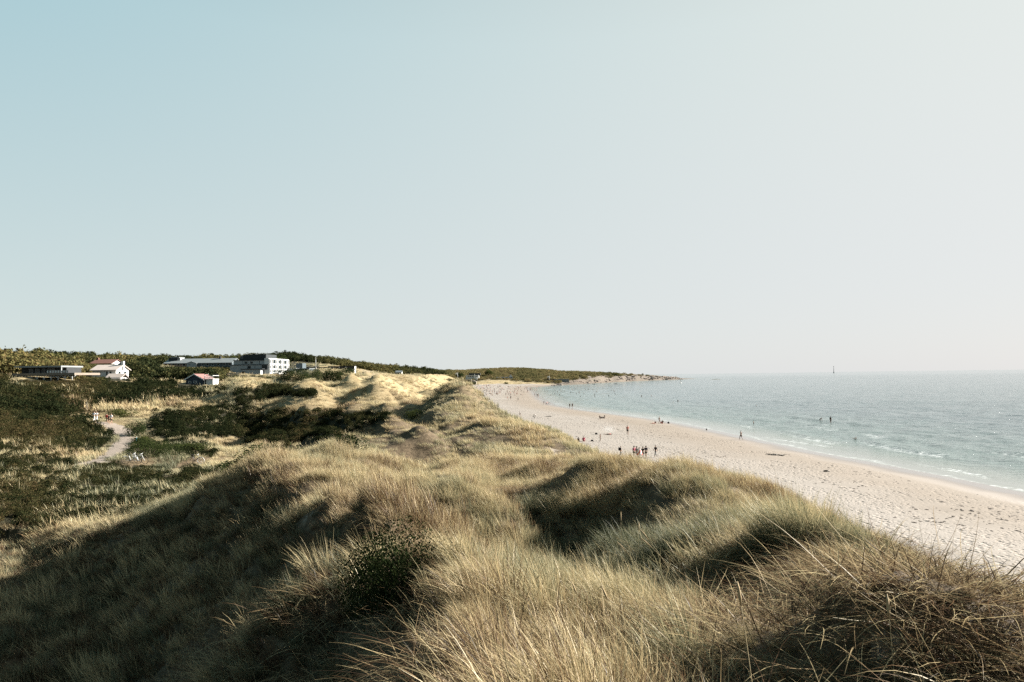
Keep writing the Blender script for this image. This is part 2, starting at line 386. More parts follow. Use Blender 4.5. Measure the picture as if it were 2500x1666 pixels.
# ------------------------------------------------------------------ material helpers
ALB = 0.66
def _al(c): return tuple(q * ALB for q in c[:3])
class NT:
    def __init__(s, name):
        s.m = bpy.data.materials.new(name); s.m.use_nodes = True
        s.n, s.l = s.m.node_tree.nodes, s.m.node_tree.links
        s.n.clear(); s.out = s.n.new('ShaderNodeOutputMaterial')
    def node(s, t, **kw):
        nd = s.n.new(t)
        for k, v in kw.items():
            if k.startswith('i_'):
                nd.inputs[k[2:].replace('_', ' ')].default_value = v
            else: setattr(nd, k, v)
        return nd
    def link(s, a, b): s.l.new(a, b)
    def attr(s, name, typ='GEOMETRY'):
        return s.node('ShaderNodeAttribute', attribute_name=name, attribute_type=typ)
    def math(s, op, a, b=None, clamp=False):
        nd = s.node('ShaderNodeMath', operation=op, use_clamp=clamp)
        for i, x in enumerate((a, b)):
            if x is None: continue
            if isinstance(x, (int, float)): nd.inputs[i].default_value = x
            else: s.link(x, nd.inputs[i])
        return nd.outputs[0]
    def mix(s, f, a, b):
        nd = s.node('ShaderNodeMix', data_type='RGBA')
        for i, x in ((0, f), (6, a), (7, b)):
            if isinstance(x, (int, float)): nd.inputs[i].default_value = x
            elif isinstance(x, tuple): nd.inputs[i].default_value = (*_al(x), 1)
            else: s.link(x, nd.inputs[i])
        return nd.outputs[2]
    def noise(s, scale, detail=3, rough=0.55, vec=None, dim='3D'):
        nd = s.node('ShaderNodeTexNoise', noise_dimensions=dim)
        nd.inputs['Scale'].default_value = scale; nd.inputs['Detail'].default_value = detail; nd.inputs['Roughness'].default_value = rough
        if vec is not None: s.link(vec, nd.inputs['Vector'])
        return nd.outputs[0]
    def ramp(s, f, stops):
        nd = s.node('ShaderNodeValToRGB')
        e = nd.color_ramp.elements
        while len(e) < len(stops): e.new(0.5)
        for k, (p, c) in enumerate(stops):
            e[k].position = p; e[k].color = (*_al(c), 1)
        s.link(f, nd.inputs[0])
        return nd.outputs[0]
    def maprange(s, x, a, b, c=0.0, d=1.0):
        nd = s.node('ShaderNodeMapRange')
        s.link(x, nd.inputs[0])
        for i, q in enumerate((a, b, c, d)): nd.inputs[i + 1].default_value = q
        return nd.outputs[0]
    def geo(s): return s.node('ShaderNodeNewGeometry').outputs['Position']
    def objco(s): return s.node('ShaderNodeTexCoord').outputs['Object']
    def bump(s, h, strength, dist, prev=None):
        nd = s.node('ShaderNodeBump'); nd.inputs['Strength'].default_value = strength; nd.inputs['Distance'].default_value = dist
        s.link(h, nd.inputs['Height'])
        if prev is not None: s.link(prev, nd.inputs['Normal'])
        return nd.outputs[0]
    def principled(s, color, rough=0.8, spec=0.3, normal=None, metal=0.0):
        b = s.node('ShaderNodeBsdfPrincipled')
        for nm, x in (('Base Color', color), ('Roughness', rough), ('Specular IOR Level', spec), ('Metallic', metal)):
            if isinstance(x, (int, float)): b.inputs[nm].default_value = x
            elif isinstance(x, tuple): b.inputs[nm].default_value = (*x, 1)
            else: s.link(x, b.inputs[nm])
        if normal is not None: s.link(normal, b.inputs['Normal'])
        s.link(b.outputs[0], s.out.inputs['Surface'])
        return b
_MC = {}
def paint(name, col, rough=0.7, spec=0.3, var=0.12, scale=3.0, metal=0.0):
    """plain painted or woven surface with a little procedural unevenness"""
    if name in _MC: return _MC[name]
    t = NT(name)
    n = t.noise(scale, 4, 0.6, t.objco())
    f = t.maprange(n, 0.3, 0.7)
    lo = tuple(c * (1 - var) for c in col); hi = tuple(min(1, c * (1 + var)) for c in col)
    t.principled(t.mix(f, lo, hi), rough, spec, None, metal)
    _MC[name] = t.m
    return t.m

def new_mesh(name, verts, faces, mats=(), smooth=False):
    me = bpy.data.meshes.new(name)
    verts = np.asarray(verts, np.float32)
    if isinstance(faces, np.ndarray):
        n, k = faces.shape
        me.vertices.add(len(verts)); me.vertices.foreach_set('co', verts.ravel())
        me.loops.add(n * k); me.loops.foreach_set('vertex_index', faces.astype(np.int32).ravel())
        me.polygons.add(n); me.polygons.foreach_set('loop_start', (np.arange(n) * k).astype(np.int32))
        me.update(calc_edges=True)
    else:
        me.from_pydata([tuple(map(float, v)) for v in verts], [], faces)
    for m in mats: me.materials.append(m)
    if smooth: me.polygons.foreach_set('use_smooth', np.ones(len(me.polygons), bool))
    return me
def fattr(me, name, vals, dom='POINT'):
    a = me.attributes.new(name, 'FLOAT', dom); a.data.foreach_set('value', np.asarray(vals, np.float32).ravel())
def link(name, me, parent=None, loc=None, rotz=None, kind=None, label=None, cat=None, group=None):
    o = bpy.data.objects.new(name, me); COL.objects.link(o)
    if parent is not None: o.parent = parent
    if loc is not None: o.location = tuple(map(float, loc))
    if rotz is not None: o.rotation_euler = (0, 0, rotz)
    if kind: o['kind'] = kind
    if label: o['label'] = label
    if cat: o['category'] = cat
    if group: o['group'] = group
    return o

# ------------------------------------------------------------------ ground: dunes, beach, headland
def dune_material():
    t = NT('dune_ground')
    P = t.geo()
    sand = t.attr('sand').outputs['Fac']; scr = t.attr('scrub').outputs['Fac']; far = t.attr('far').outputs['Fac']; rock = t.attr('rock').outputs['Fac']
    n1 = t.noise(0.35, 5, 0.6, P); n2 = t.noise(4.0, 4, 0.65, P); n3 = t.noise(30.0, 3, 0.6, P)
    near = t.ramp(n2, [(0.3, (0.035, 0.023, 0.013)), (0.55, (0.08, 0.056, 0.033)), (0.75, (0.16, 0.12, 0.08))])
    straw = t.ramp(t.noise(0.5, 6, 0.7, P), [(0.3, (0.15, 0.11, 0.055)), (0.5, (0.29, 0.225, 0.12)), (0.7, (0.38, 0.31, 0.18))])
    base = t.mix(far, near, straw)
    scol = t.ramp(t.noise(0.9, 5, 0.7, P), [(0.3, (0.012, 0.012, 0.006)), (0.55, (0.03, 0.027, 0.013)), (0.75, (0.065, 0.05, 0.026))])
    base = t.mix(scr, base, scol)
    sandc = t.ramp(n2, [(0.25, (0.22, 0.18, 0.145)), (0.6, (0.29, 0.25, 0.21)), (0.8, (0.32, 0.28, 0.24))])
    sm = t.maprange(t.math('ADD', sand, t.math('MULTIPLY', t.math('SUBTRACT', t.noise(9.0, 5, 0.7, P), 0.5), 1.1)), 0.35, 0.75)
    base = t.mix(sm, base, sandc)
    rc = t.ramp(t.noise(0.3, 6, 0.7, P), [(0.35, (0.065, 0.052, 0.042)), (0.5, (0.155, 0.122, 0.10)), (0.62, (0.085, 0.082, 0.042))])
    base = t.mix(rock, base, rc)
    b = t.bump(n3, 0.5, 0.03); b = t.bump(n2, 0.6, 0.12, b)
    t.principled(base, 0.9, 0.15, b)
    return t.m
def beach_material():
    t = NT('beach_sand')
    P = t.geo()
    sd = t.attr('shore').outputs['Fac']
    n1 = t.noise(0.06, 5, 0.6, P); n2 = t.noise(2.2, 4, 0.6, P)
    dry = t.ramp(n1, [(0.3, (0.238, 0.208, 0.178)), (0.7, (0.273, 0.243, 0.214))])
    pink = t.ramp(n1, [(0.3, (0.203, 0.167, 0.132)), (0.7, (0.236, 0.197, 0.160))])
    warp_ = t.math('ADD', sd, t.math('MULTIPLY', t.math('SUBTRACT', t.noise(0.045, 4, 0.6, P), 0.5), 18))
    band = t.math('MULTIPLY', t.maprange(warp_, 3, 9), t.maprange(warp_, 26, 17))
    col = t.mix(t.maprange(warp_, 25, 14), dry, pink)
    wet = t.maprange(t.math('ADD', sd, t.math('MULTIPLY', t.math('SUBTRACT', t.noise(0.12, 3, 0.5, P), 0.5), 5)), 8.0, 2.5)
    col = t.mix(wet, col, (0.20, 0.165, 0.14))
    # trampled sand: pits of footprints, denser in bands along the beach
    vor = t.node('ShaderNodeTexVoronoi'); vor.inputs['Scale'].default_value = 1.7; t.link(P, vor.inputs['Vector'])
    pit = t.maprange(vor.outputs['Distance'], 0.05, 0.42)
    vor2 = t.node('ShaderNodeTexVoronoi'); vor2.inputs['Scale'].default_value = 3.6; t.link(P, vor2.inputs['Vector'])
    pit2 = t.maprange(vor2.outputs['Distance'], 0.05, 0.4)
    dens = t.maprange(t.noise(0.12, 4, 0.65, P), 0.36, 0.62)
    dens = t.math('MULTIPLY', dens, t.maprange(warp_, 5, 11))
    wob = t.math('ADD', sd, t.math('MULTIPLY', t.math('SUBTRACT', t.noise(0.03, 2, 0.5, P), 0.5), 12))
    for c0, wd in ((24.0, 0.8), (26.5, 0.6), (20.0, 0.5), (33.0, 0.6)):
        line = t.maprange(t.math('ABSOLUTE', t.math('SUBTRACT', wob, c0)), wd, wd * 0.4, 0.0, 1.3)
        dens = t.math('MAXIMUM', dens, line)
    hh = t.math('MULTIPLY', t.math('ADD', t.math('SUBTRACT', pit, 1.0), t.math('MULTIPLY', t.math('SUBTRACT', pit2, 1.0), 0.5)), dens)
    b = t.bump(hh, 0.75, 0.20)
    b = t.bump(n2, 0.25, 0.06, b)
    rough = t.maprange(wet, 0, 1, 0.95, 0.12)
    t.principled(col, rough, t.maprange(wet, 0, 1, 0.15, 0.6), b)
    return t.m

u_, v_, sc_, sa_ = classify(GX, GY, GZ, True)
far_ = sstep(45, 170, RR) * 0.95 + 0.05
wood = np.maximum(((RR > 225) & (AZ < R(-16)) & (v_ < 931) | ((RR > 560) & (GX < 0) & (GY < 880) & (v_ < 914))).astype(float), ((GY > 870) & (GX > -70) & (RR > 400)) * 0.45)
g_scrub = np.clip(sc_.astype(float) * (RR > 34) * (RR < 260) + np.asarray(wood, float), 0, 1)
g_sand = np.clip(sa_, 0, 1) * ((RR < 60) | (RR > 300)) * 0.85
g_rock = np.maximum(sstep(1090, 1190, GY) * sstep(110, 170, GX) * 0.95, (GY > 865) * sstep(40, 62, GX) * (1 - sstep(14, 26, GSD)))
gp = np.where(GPD < 4.0, (1 - sstep(1.0, 1.6, GPD)) * 0.8, 0)
g_sand = np.maximum(g_sand, gp)
g_sand = np.maximum(g_sand, sstep(0.45, 0.1, GK) * (1 - (GY > 865) * sstep(40, 62, GX)))
NA, NR = len(az), len(rr)
idx = np.arange(NA * NR).reshape(NA, NR)
quads = np.stack([idx[:-1, :-1], idx[:-1, 1:], idx[1:, 1:], idx[1:, :-1]], -1).reshape(-1, 4)
V = np.stack([GX, GY, GZ], -1).reshape(-1, 3)
fk = GK.reshape(-1)[quads].mean(1); fsd = GSD.reshape(-1)[quads].mean(1); fy = V[quads][:, :, 1].mean(1); fx = V[quads][:, :, 0].mean(1)
keep = fsd > -40
is_beach = (fk < 0.16) & ~((fy > 870) & (fx > 62))
is_head = (fy > 870) & (fx > -75) & ~is_beach
def sub(name, mask, mat, attrs):
    q = quads[mask]
    used, inv = np.unique(q, return_inverse=True)
    me = new_mesh(name, V[used], inv.reshape(-1, 4), [mat], True)
    for k, G in attrs.items(): fattr(me, k, G.reshape(-1)[used])
    return link(name, me, kind='structure')
A = dict(sand=g_sand, scrub=g_scrub, far=far_, rock=g_rock, shore=GSD)
DM = dune_material()
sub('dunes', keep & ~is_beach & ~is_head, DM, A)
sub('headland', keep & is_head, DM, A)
sub('beach', keep & is_beach, beach_material(), A)

# gravel path, draped 3 cm over the ground
def build_path():
    vs, fs = [], []
    tan = np.gradient(path_c, axis=0); tan /= np.linalg.norm(tan, axis=1)[:, None]
    nrm = np.stack([-tan[:, 1], tan[:, 0]], -1)
    K = 9
    for i in range(len(path_c)):
        wdt = PATH_W * (1 + 0.15 * math.sin(i * 0.7) + 0.1 * math.sin(i * 1.9))
        for k in range(K):
            s = (k / (K - 1) - 0.5) * 2
            x, y = path_c[i] + nrm[i] * s * wdt
            vs.append((x, y, float(H(x, y)) + 0.05 - 0.02 * s * s))
    for i in range(len(path_c) - 1):
        for k in range(K - 1):
            a = i * K + k
            fs.append((a, a + 1, a + K + 1, a + K))
    t = NT('path_gravel'); P = t.geo()
    c = t.ramp(t.noise(6, 5, 0.7, P), [(0.3, (0.20, 0.165, 0.135)), (0.7, (0.30, 0.25, 0.21))])
    t.principled(c, 0.95, 0.1, t.bump(t.noise(12, 4, 0.7, P), 0.5, 0.05))
    link('path', new_mesh('path', vs, fs, [t.m], True), kind='structure')
build_path()

# ------------------------------------------------------------------ sea
def build_sea():
    saz = np.concatenate([np.arange(-62, -8, 2.0), np.arange(-8, 46, 0.28), np.arange(46, 140, 3.0)])
    r = [30.0]
    while r[-1] < 13000:
        q = r[-1]; r.append(q * (1.0055 if q < 330 else 1.014 if q < 1700 else 1.12))
    r = np.array(r)
    A2, R2 = np.meshgrid(np.radians(saz), r, indexing='ij')
    X, Y = R2 * np.sin(A2), R2 * np.cos(A2)
    off = -signed_poly(X, Y, shore)
    Z = np.zeros_like(X)
    fade = 1 - sstep(400, 1200, R2)
    al = fbm(X / 60, Y / 60, 81, 2)
    # along-shore coordinate approximated by the heading of the beach
    ca, sa = math.cos(R(118)), math.sin(R(118))
    s = X * ca + Y * sa
    foam = np.zeros_like(X)
    for k, (D, hgt, wd) in enumerate([(4, 0.14, 1.3), (9, 0.24, 1.8), (16, 0.34, 2.2), (25, 0.36, 2.6), (37, 0.26, 2.8), (52, 0.2, 3.0)]):
        wob = (fbm(s / 34 + k * 7.7, X * 0 + k, 91 + k, 3) - 0.5) * 13
        a = off - D - wob
        pat = sstep(0.54, 0.72, fbm(s / 22 + 11 * k, off / 60 + k, 101 + k, 3))
        z = np.where(a > 0, np.exp(-(a / (wd * 1.5)) ** 2), np.exp(-(a / (wd * 0.5)) ** 2))
        Z += hgt * pat * z * fade
        pat = pat * (1 - 0.75 * sstep(160, 380, R2))
        f = np.where(a > -wd * 1.6, np.exp(-((a + wd * .7) / (wd * 0.9)) ** 2), 0)
        foam = np.maximum(foam, f * pat * (0.85 if D < 30 else 0.5))
        if D in (9, 25):
            tail = np.where((a < 0) & (a > -9), np.exp(a / 4.0), 0) * pat
            foam = np.maximum(foam, 0.55 * tail)
    sw = np.exp(-((off - 0.6 + (fbm(s / 9, X * 0, 121, 2) - .5) * 3.2) / 1.2) ** 2)
    foam = np.maximum(foam, 0.8 * sw * (1 - 0.5 * sstep(150, 400, R2)))
    depthf = sstep(2, 30, off)
    ch = (fbm(X / 2.6, Y / 5.0, 131, 3) - 0.5) * 0.6 + (np.sin((X * 0.75 + Y * -0.66) * 0.55 + al * 9)) * 0.07
    Z += ch * depthf * fade
    Z += 0.02
    ix = np.arange(X.size).reshape(X.shape)
    q = np.stack([ix[:-1, :-1], ix[:-1, 1:], ix[1:, 1:], ix[1:, :-1]], -1).reshape(-1, 4)
    q = q[off.reshape(-1)[q].max(1) > -3]
    used, inv = np.unique(q, return_inverse=True)
    Vv = np.stack([X, Y, Z], -1).reshape(-1, 3)[used]
    t = NT('sea_water'); P = t.geo()
    offn = t.attr('off').outputs['Fac']; fo = t.attr('foam').outputs['Fac']
    mp = t.node('ShaderNodeMapping'); mp.inputs['Rotation'].default_value = (0, 0, R(28)); mp.inputs['Scale'].default_value = (0.55, 1.5, 1); t.link(P, mp.inputs[0])
    mv = mp.outputs[0]
    n1 = t.noise(0.5, 5, 0.6, mv); n2 = t.noise(2.2, 4, 0.6, mv); n3 = t.noise(0.09, 5, 0.65, mv)
    deep = t.ramp(n3, [(0.35, (0.115, 0.152, 0.158)), (0.65, (0.185, 0.218, 0.222))])
    col = t.mix(t.maprange(offn, 70, 6), deep, (0.170, 0.215, 0.200))
    col = t.mix(t.maprange(offn, 14, 0.5), col, (0.225, 0.225, 0.195))
    fn = t.noise(1.3, 5, 0.75, mv)
    fm = t.maprange(t.math('MULTIPLY', fo, t.maprange(fn, 0.36, 0.66)), 0.22, 0.70)
    far_caps = t.math('MULTIPLY', t.maprange(t.noise(0.5, 5, 0.75, mv), 0.64, 0.72), t.maprange(offn, 400, 15, 0, 0.8))
    fm = t.math('MAXIMUM', fm, far_caps)
    col = t.mix(fm, col, (0.48, 0.50, 0.50))
    calm = t.math('MULTIPLY', t.maprange(offn, 2.0, 11.0, 0.05, 1.0), t.maprange(offn, 120, 1500, 1.0, 0.3))
    b = t.bump(t.math('MULTIPLY', n1, calm), 1.0, 0.8); b = t.bump(t.math('MULTIPLY', n2, calm), 0.45, 0.10, b)
    pr = t.principled(col, t.maprange(fm, 0, 1, 0.10, 0.8), 0.5, b)
    pr.inputs['IOR'].default_value = 1.33
    me = new_mesh('sea', Vv, inv.reshape(-1, 4), [t.m], True)
    fattr(me, 'off', off.reshape(-1)[used]); fattr(me, 'foam', foam.reshape(-1)[used])
    link('sea', me, kind='structure')
build_sea()

# ------------------------------------------------------------------ grass and scrub (uncountable growth)
def blades(n, rad, hmin, hmax, width, segs, lean=(-0.55, -0.1), spread=0.45, droop=0.5, seed=0, flat=0.0, curl=0.0):
    """one clump of grass: n curved tapering leaves"""
    g = np.random.default_rng(seed)
    a = g.random(n) * 2 * np.pi; rd = rad * np.sqrt(g.random(n))
    bx, by = rd * np.cos(a), rd * np.sin(a)
    L = hmin + (hmax - hmin) * g.random(n) ** 0.8
    sp = spread * (0.25 + g.random(n))
    a2 = a + g.normal(0, 0.9, n)
    d = np.stack([np.cos(a2) * sp + lean[0] * (0.5 + 0.8 * g.random(n)), np.sin(a2) * sp + lean[1] * (0.5 + 0.8 * g.random(n)), np.ones(n) * (1 - flat)], -1)
    d /= np.linalg.norm(d, axis=1)[:, None]
    hx = np.stack([np.cos(a2) * 0.5 + lean[0] * 1.4, np.sin(a2) * 0.5 + lean[1] * 1.4, np.zeros(n)], -1)
    dr = droop * (0.2 + 1.2 * g.random(n))
    cl = g.normal(0, 1, (n, 3)) * curl
    p = np.stack([bx, by, np.full(n, -0.04)], -1)
    fa = g.random(n) * np.pi
    W = width * (0.6 + 0.8 * g.random(n))
    side = np.stack([np.cos(fa), np.sin(fa), np.zeros(n)], -1)
    rows = []
    for k in range(segs + 1):
        s = k / segs
        w = W * (1 - s ** 1.6) * 0.5 + 0.0004
        rows.append(np.stack([p - side * w[:, None], p + side * w[:, None]], 1))
        d2 = d + (hx * 0.9 + np.array([0, 0, -0.75])) * (dr * s * 1.1 / segs * 2.2)[:, None] + cl * (s / segs * 3)
        d2 /= np.linalg.norm(d2, axis=1)[:, None]
        d = d2
        p = p + d * (L / segs)[:, None]
    rows = np.stack(rows, 1)                       # n, segs+1, 2, 3
    V = rows.reshape(-1, 3)
    base = np.arange(n)[:, None] * (segs + 1) * 2
    f = []
    for k in range(segs):
        f.append(np.stack([base[:, 0] + 2 * k, base[:, 0] + 2 * k + 1, base[:, 0] + 2 * k + 3, base[:, 0] + 2 * k + 2], -1))
    Fq = np.concatenate(f)
    t_ = np.tile(np.repeat(np.arange(segs + 1) / segs, 2), n)
    br = np.repeat(g.random(n), (segs + 1) * 2)
    return V, Fq, t_, br
def merge(parts):
    off = 0; Vs, Fs, T, B = [], [], [], []
    for V, Fq, t_, b in parts:
        Vs.append(V); Fs.append(Fq + off); T.append(t_); B.append(b); off += len(V)
    return np.concatenate(Vs), np.concatenate(Fs), np.concatenate(T), np.concatenate(B)
def grass_material(gain=1.0, name='marram_leaf'):
    t = NT(name)
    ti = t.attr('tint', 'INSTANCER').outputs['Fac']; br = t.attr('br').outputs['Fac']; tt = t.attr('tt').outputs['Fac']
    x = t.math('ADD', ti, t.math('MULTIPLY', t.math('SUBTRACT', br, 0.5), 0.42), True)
    c = t.ramp(x, [(0.0, (0.020, 0.026, 0.013)), (0.22, (0.140, 0.142, 0.085)), (0.5, (0.295, 0.248, 0.142)), (0.72, (0.345, 0.268, 0.148)), (0.88, (0.105, 0.060, 0.031)), (1.0, (0.030, 0.018, 0.011))])  # near-black ends hold the shade painted into slope and hollow grass
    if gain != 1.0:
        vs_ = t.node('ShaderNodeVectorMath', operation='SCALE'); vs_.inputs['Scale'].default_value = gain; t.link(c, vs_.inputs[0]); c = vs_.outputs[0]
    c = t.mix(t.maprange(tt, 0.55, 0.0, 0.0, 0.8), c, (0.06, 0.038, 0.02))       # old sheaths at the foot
    df = t.node('ShaderNodeBsdfDiffuse'); tr = t.node('ShaderNodeBsdfTranslucent'); mx = t.node('ShaderNodeMixShader'); mx.inputs[0].default_value = 0.3
    gl = t.node('ShaderNodeBsdfGlossy'); gl.inputs['Roughness'].default_value = 0.45; gl.inputs['Color'].default_value = (0.9, 0.9, 0.85, 1)
    m2 = t.node('ShaderNodeMixShader'); m2.inputs[0].default_value = 0.012
    t.link(c, df.inputs[0]); t.link(c, tr.inputs[0]); t.link(df.outputs[0], mx.inputs[1]); t.link(tr.outputs[0], mx.inputs[2])
    t.link(mx.outputs[0], m2.inputs[1]); t.link(gl.outputs[0], m2.inputs[2]); t.link(m2.outputs[0], t.out.inputs['Surface'])
    return t.m
def leaf_material(name, stops, inst=True):
    t = NT(name)
    br = t.attr('br').outputs['Fac']
    if inst:
        ti = t.attr('tint', 'INSTANCER').outputs['Fac']
    else:
        ti = t.node('ShaderNodeObjectInfo').outputs['Random']
    x = t.math('ADD', t.math('MULTIPLY', ti, 0.6), t.math('MULTIPLY', br, 0.4), True)
    c = t.ramp(x, stops)
    df = t.node('ShaderNodeBsdfDiffuse'); tr = t.node('ShaderNodeBsdfTranslucent'); mx = t.node('ShaderNodeMixShader'); mx.inputs[0].default_value = 0.25
    t.link(c, df.inputs[0]); t.link(c, tr.inputs[0]); t.link(df.outputs[0], mx.inputs[1]); t.link(tr.outputs[0], mx.inputs[2]); t.link(mx.outputs[0], t.out.inputs['Surface'])
    return t.m
def bush_mesh(n, rx, rz, leaf, seed, lobes=6, stems=True):
    """a mound of leaf-sized faces in uneven lobes, with twigs"""
    g = np.random.default_rng(seed)
    lc = np.stack([g.normal(0, rx * 0.42, lobes), g.normal(0, rx * 0.42, lobes), rz * (0.25 + 0.5 * g.random(lobes))], -1)
    lr = rx * (0.35 + 0.3 * g.random(lobes))
    k = g.integers(0, lobes, n)
    d = g.normal(0, 1, (n, 3)); d /= np.linalg.norm(d, axis=1)[:, None]
    rad = (0.55 + 0.5 * g.random(n) ** 0.5)
    p = lc[k] + d * (lr[k] * rad)[:, None] * np.array([1, 1, rz / rx * 1.0])
    p[:, 2] = np.where(p[:, 2] < 0.02, np.abs(p[:, 2]) * 0.4 + 0.02, p[:, 2])
    nrm = d + g.normal(0, 0.7, (n, 3)); nrm /= np.linalg.norm(nrm, axis=1)[:, None]
    tmp = g.normal(0, 1, (n, 3)); a = np.cross(nrm, tmp); a /= np.linalg.norm(a, axis=1)[:, None]
    b = np.cross(nrm, a)
    s = leaf * (0.6 + 0.8 * g.random(n))
    A_, B_ = a * s[:, None], b * (s * 0.55)[:, None]
    V = np.stack([p - A_, p + B_, p + A_, p - B_], 1).reshape(-1, 3)
    Fq = np.arange(4 * n).reshape(n, 4)
    return V, Fq, np.ones(4 * n), np.repeat(g.random(n), 4)
def proto(name, data, mat):
    V, Fq, t_, br = data
    me = new_mesh(name, V, Fq, [mat])
    fattr(me, 'tt', t_); fattr(me, 'br', br)
    return bpy.data.objects.new(name, me)
def scatter(name, protos, pts, rot, scl, pick, tint, label, cat):
    """one mass of growth: clump meshes instanced on points"""
    pc = bpy.data.collections.new(name + '_clumps')
    for k, o in enumerate(protos):
        o.name = '%s_clump_%02d' % (name, k); pc.objects.link(o)
    me = bpy.data.meshes.new(name)
    me.vertices.add(len(pts)); me.vertices.foreach_set('co', np.asarray(pts, np.float32).ravel())
    a = me.attributes.new('rot', 'FLOAT_VECTOR', 'POINT'); a.data.foreach_set('vector', np.asarray(rot, np.float32).ravel())
    a = me.attributes.new('scl', 'FLOAT_VECTOR', 'POINT'); a.data.foreach_set('vector', np.asarray(scl, np.float32).ravel())
    a = me.attributes.new('pick', 'INT', 'POINT'); a.data.foreach_set('value', np.asarray(pick, np.int32))
    fattr(me, 'tint', tint)
    ng = bpy.data.node_groups.new(name + '_growth', 'GeometryNodeTree')
    ng.interface.new_socket('Geometry', in_out='INPUT', socket_type='NodeSocketGeometry')
    ng.interface.new_socket('Geometry', in_out='OUTPUT', socket_type='NodeSocketGeometry')
    N, Lk = ng.nodes, ng.links
    gi, go = N.new('NodeGroupInput'), N.new('NodeGroupOutput')
    iop = N.new('GeometryNodeInstanceOnPoints'); ci = N.new('GeometryNodeCollectionInfo')
    ci.inputs['Collection'].default_value = pc; ci.inputs['Separate Children'].default_value = True; ci.inputs['Reset Children'].default_value = True
    def na(nm, ty):
        q = N.new('GeometryNodeInputNamedAttribute'); q.data_type = ty; q.inputs['Name'].default_value = nm
        return q.outputs['Attribute']
    Lk.new(gi.outputs[0], iop.inputs['Points']); Lk.new(ci.outputs[0], iop.inputs['Instance'])
    iop.inputs['Pick Instance'].default_value = True
    Lk.new(na('pick', 'INT'), iop.inputs['Instance Index'])
    Lk.new(na('rot', 'FLOAT_VECTOR'), iop.inputs['Rotation']); Lk.new(na('scl', 'FLOAT_VECTOR'), iop.inputs['Scale'])
    Lk.new(iop.outputs[0], go.inputs[0])
    o = link(name, me, kind='stuff', label=label, cat=cat)
    md = o.modifiers.new('growth', 'NODES'); md.node_group = ng
    return o

def grid_normal_slope(x, y):
    e = np.hypot(x, y) * 0.004 + 0.05
    return (H(x + e, y) - H(x - e, y)) / (2 * e), (H(x, y + e) - H(x, y - e)) / (2 * e)

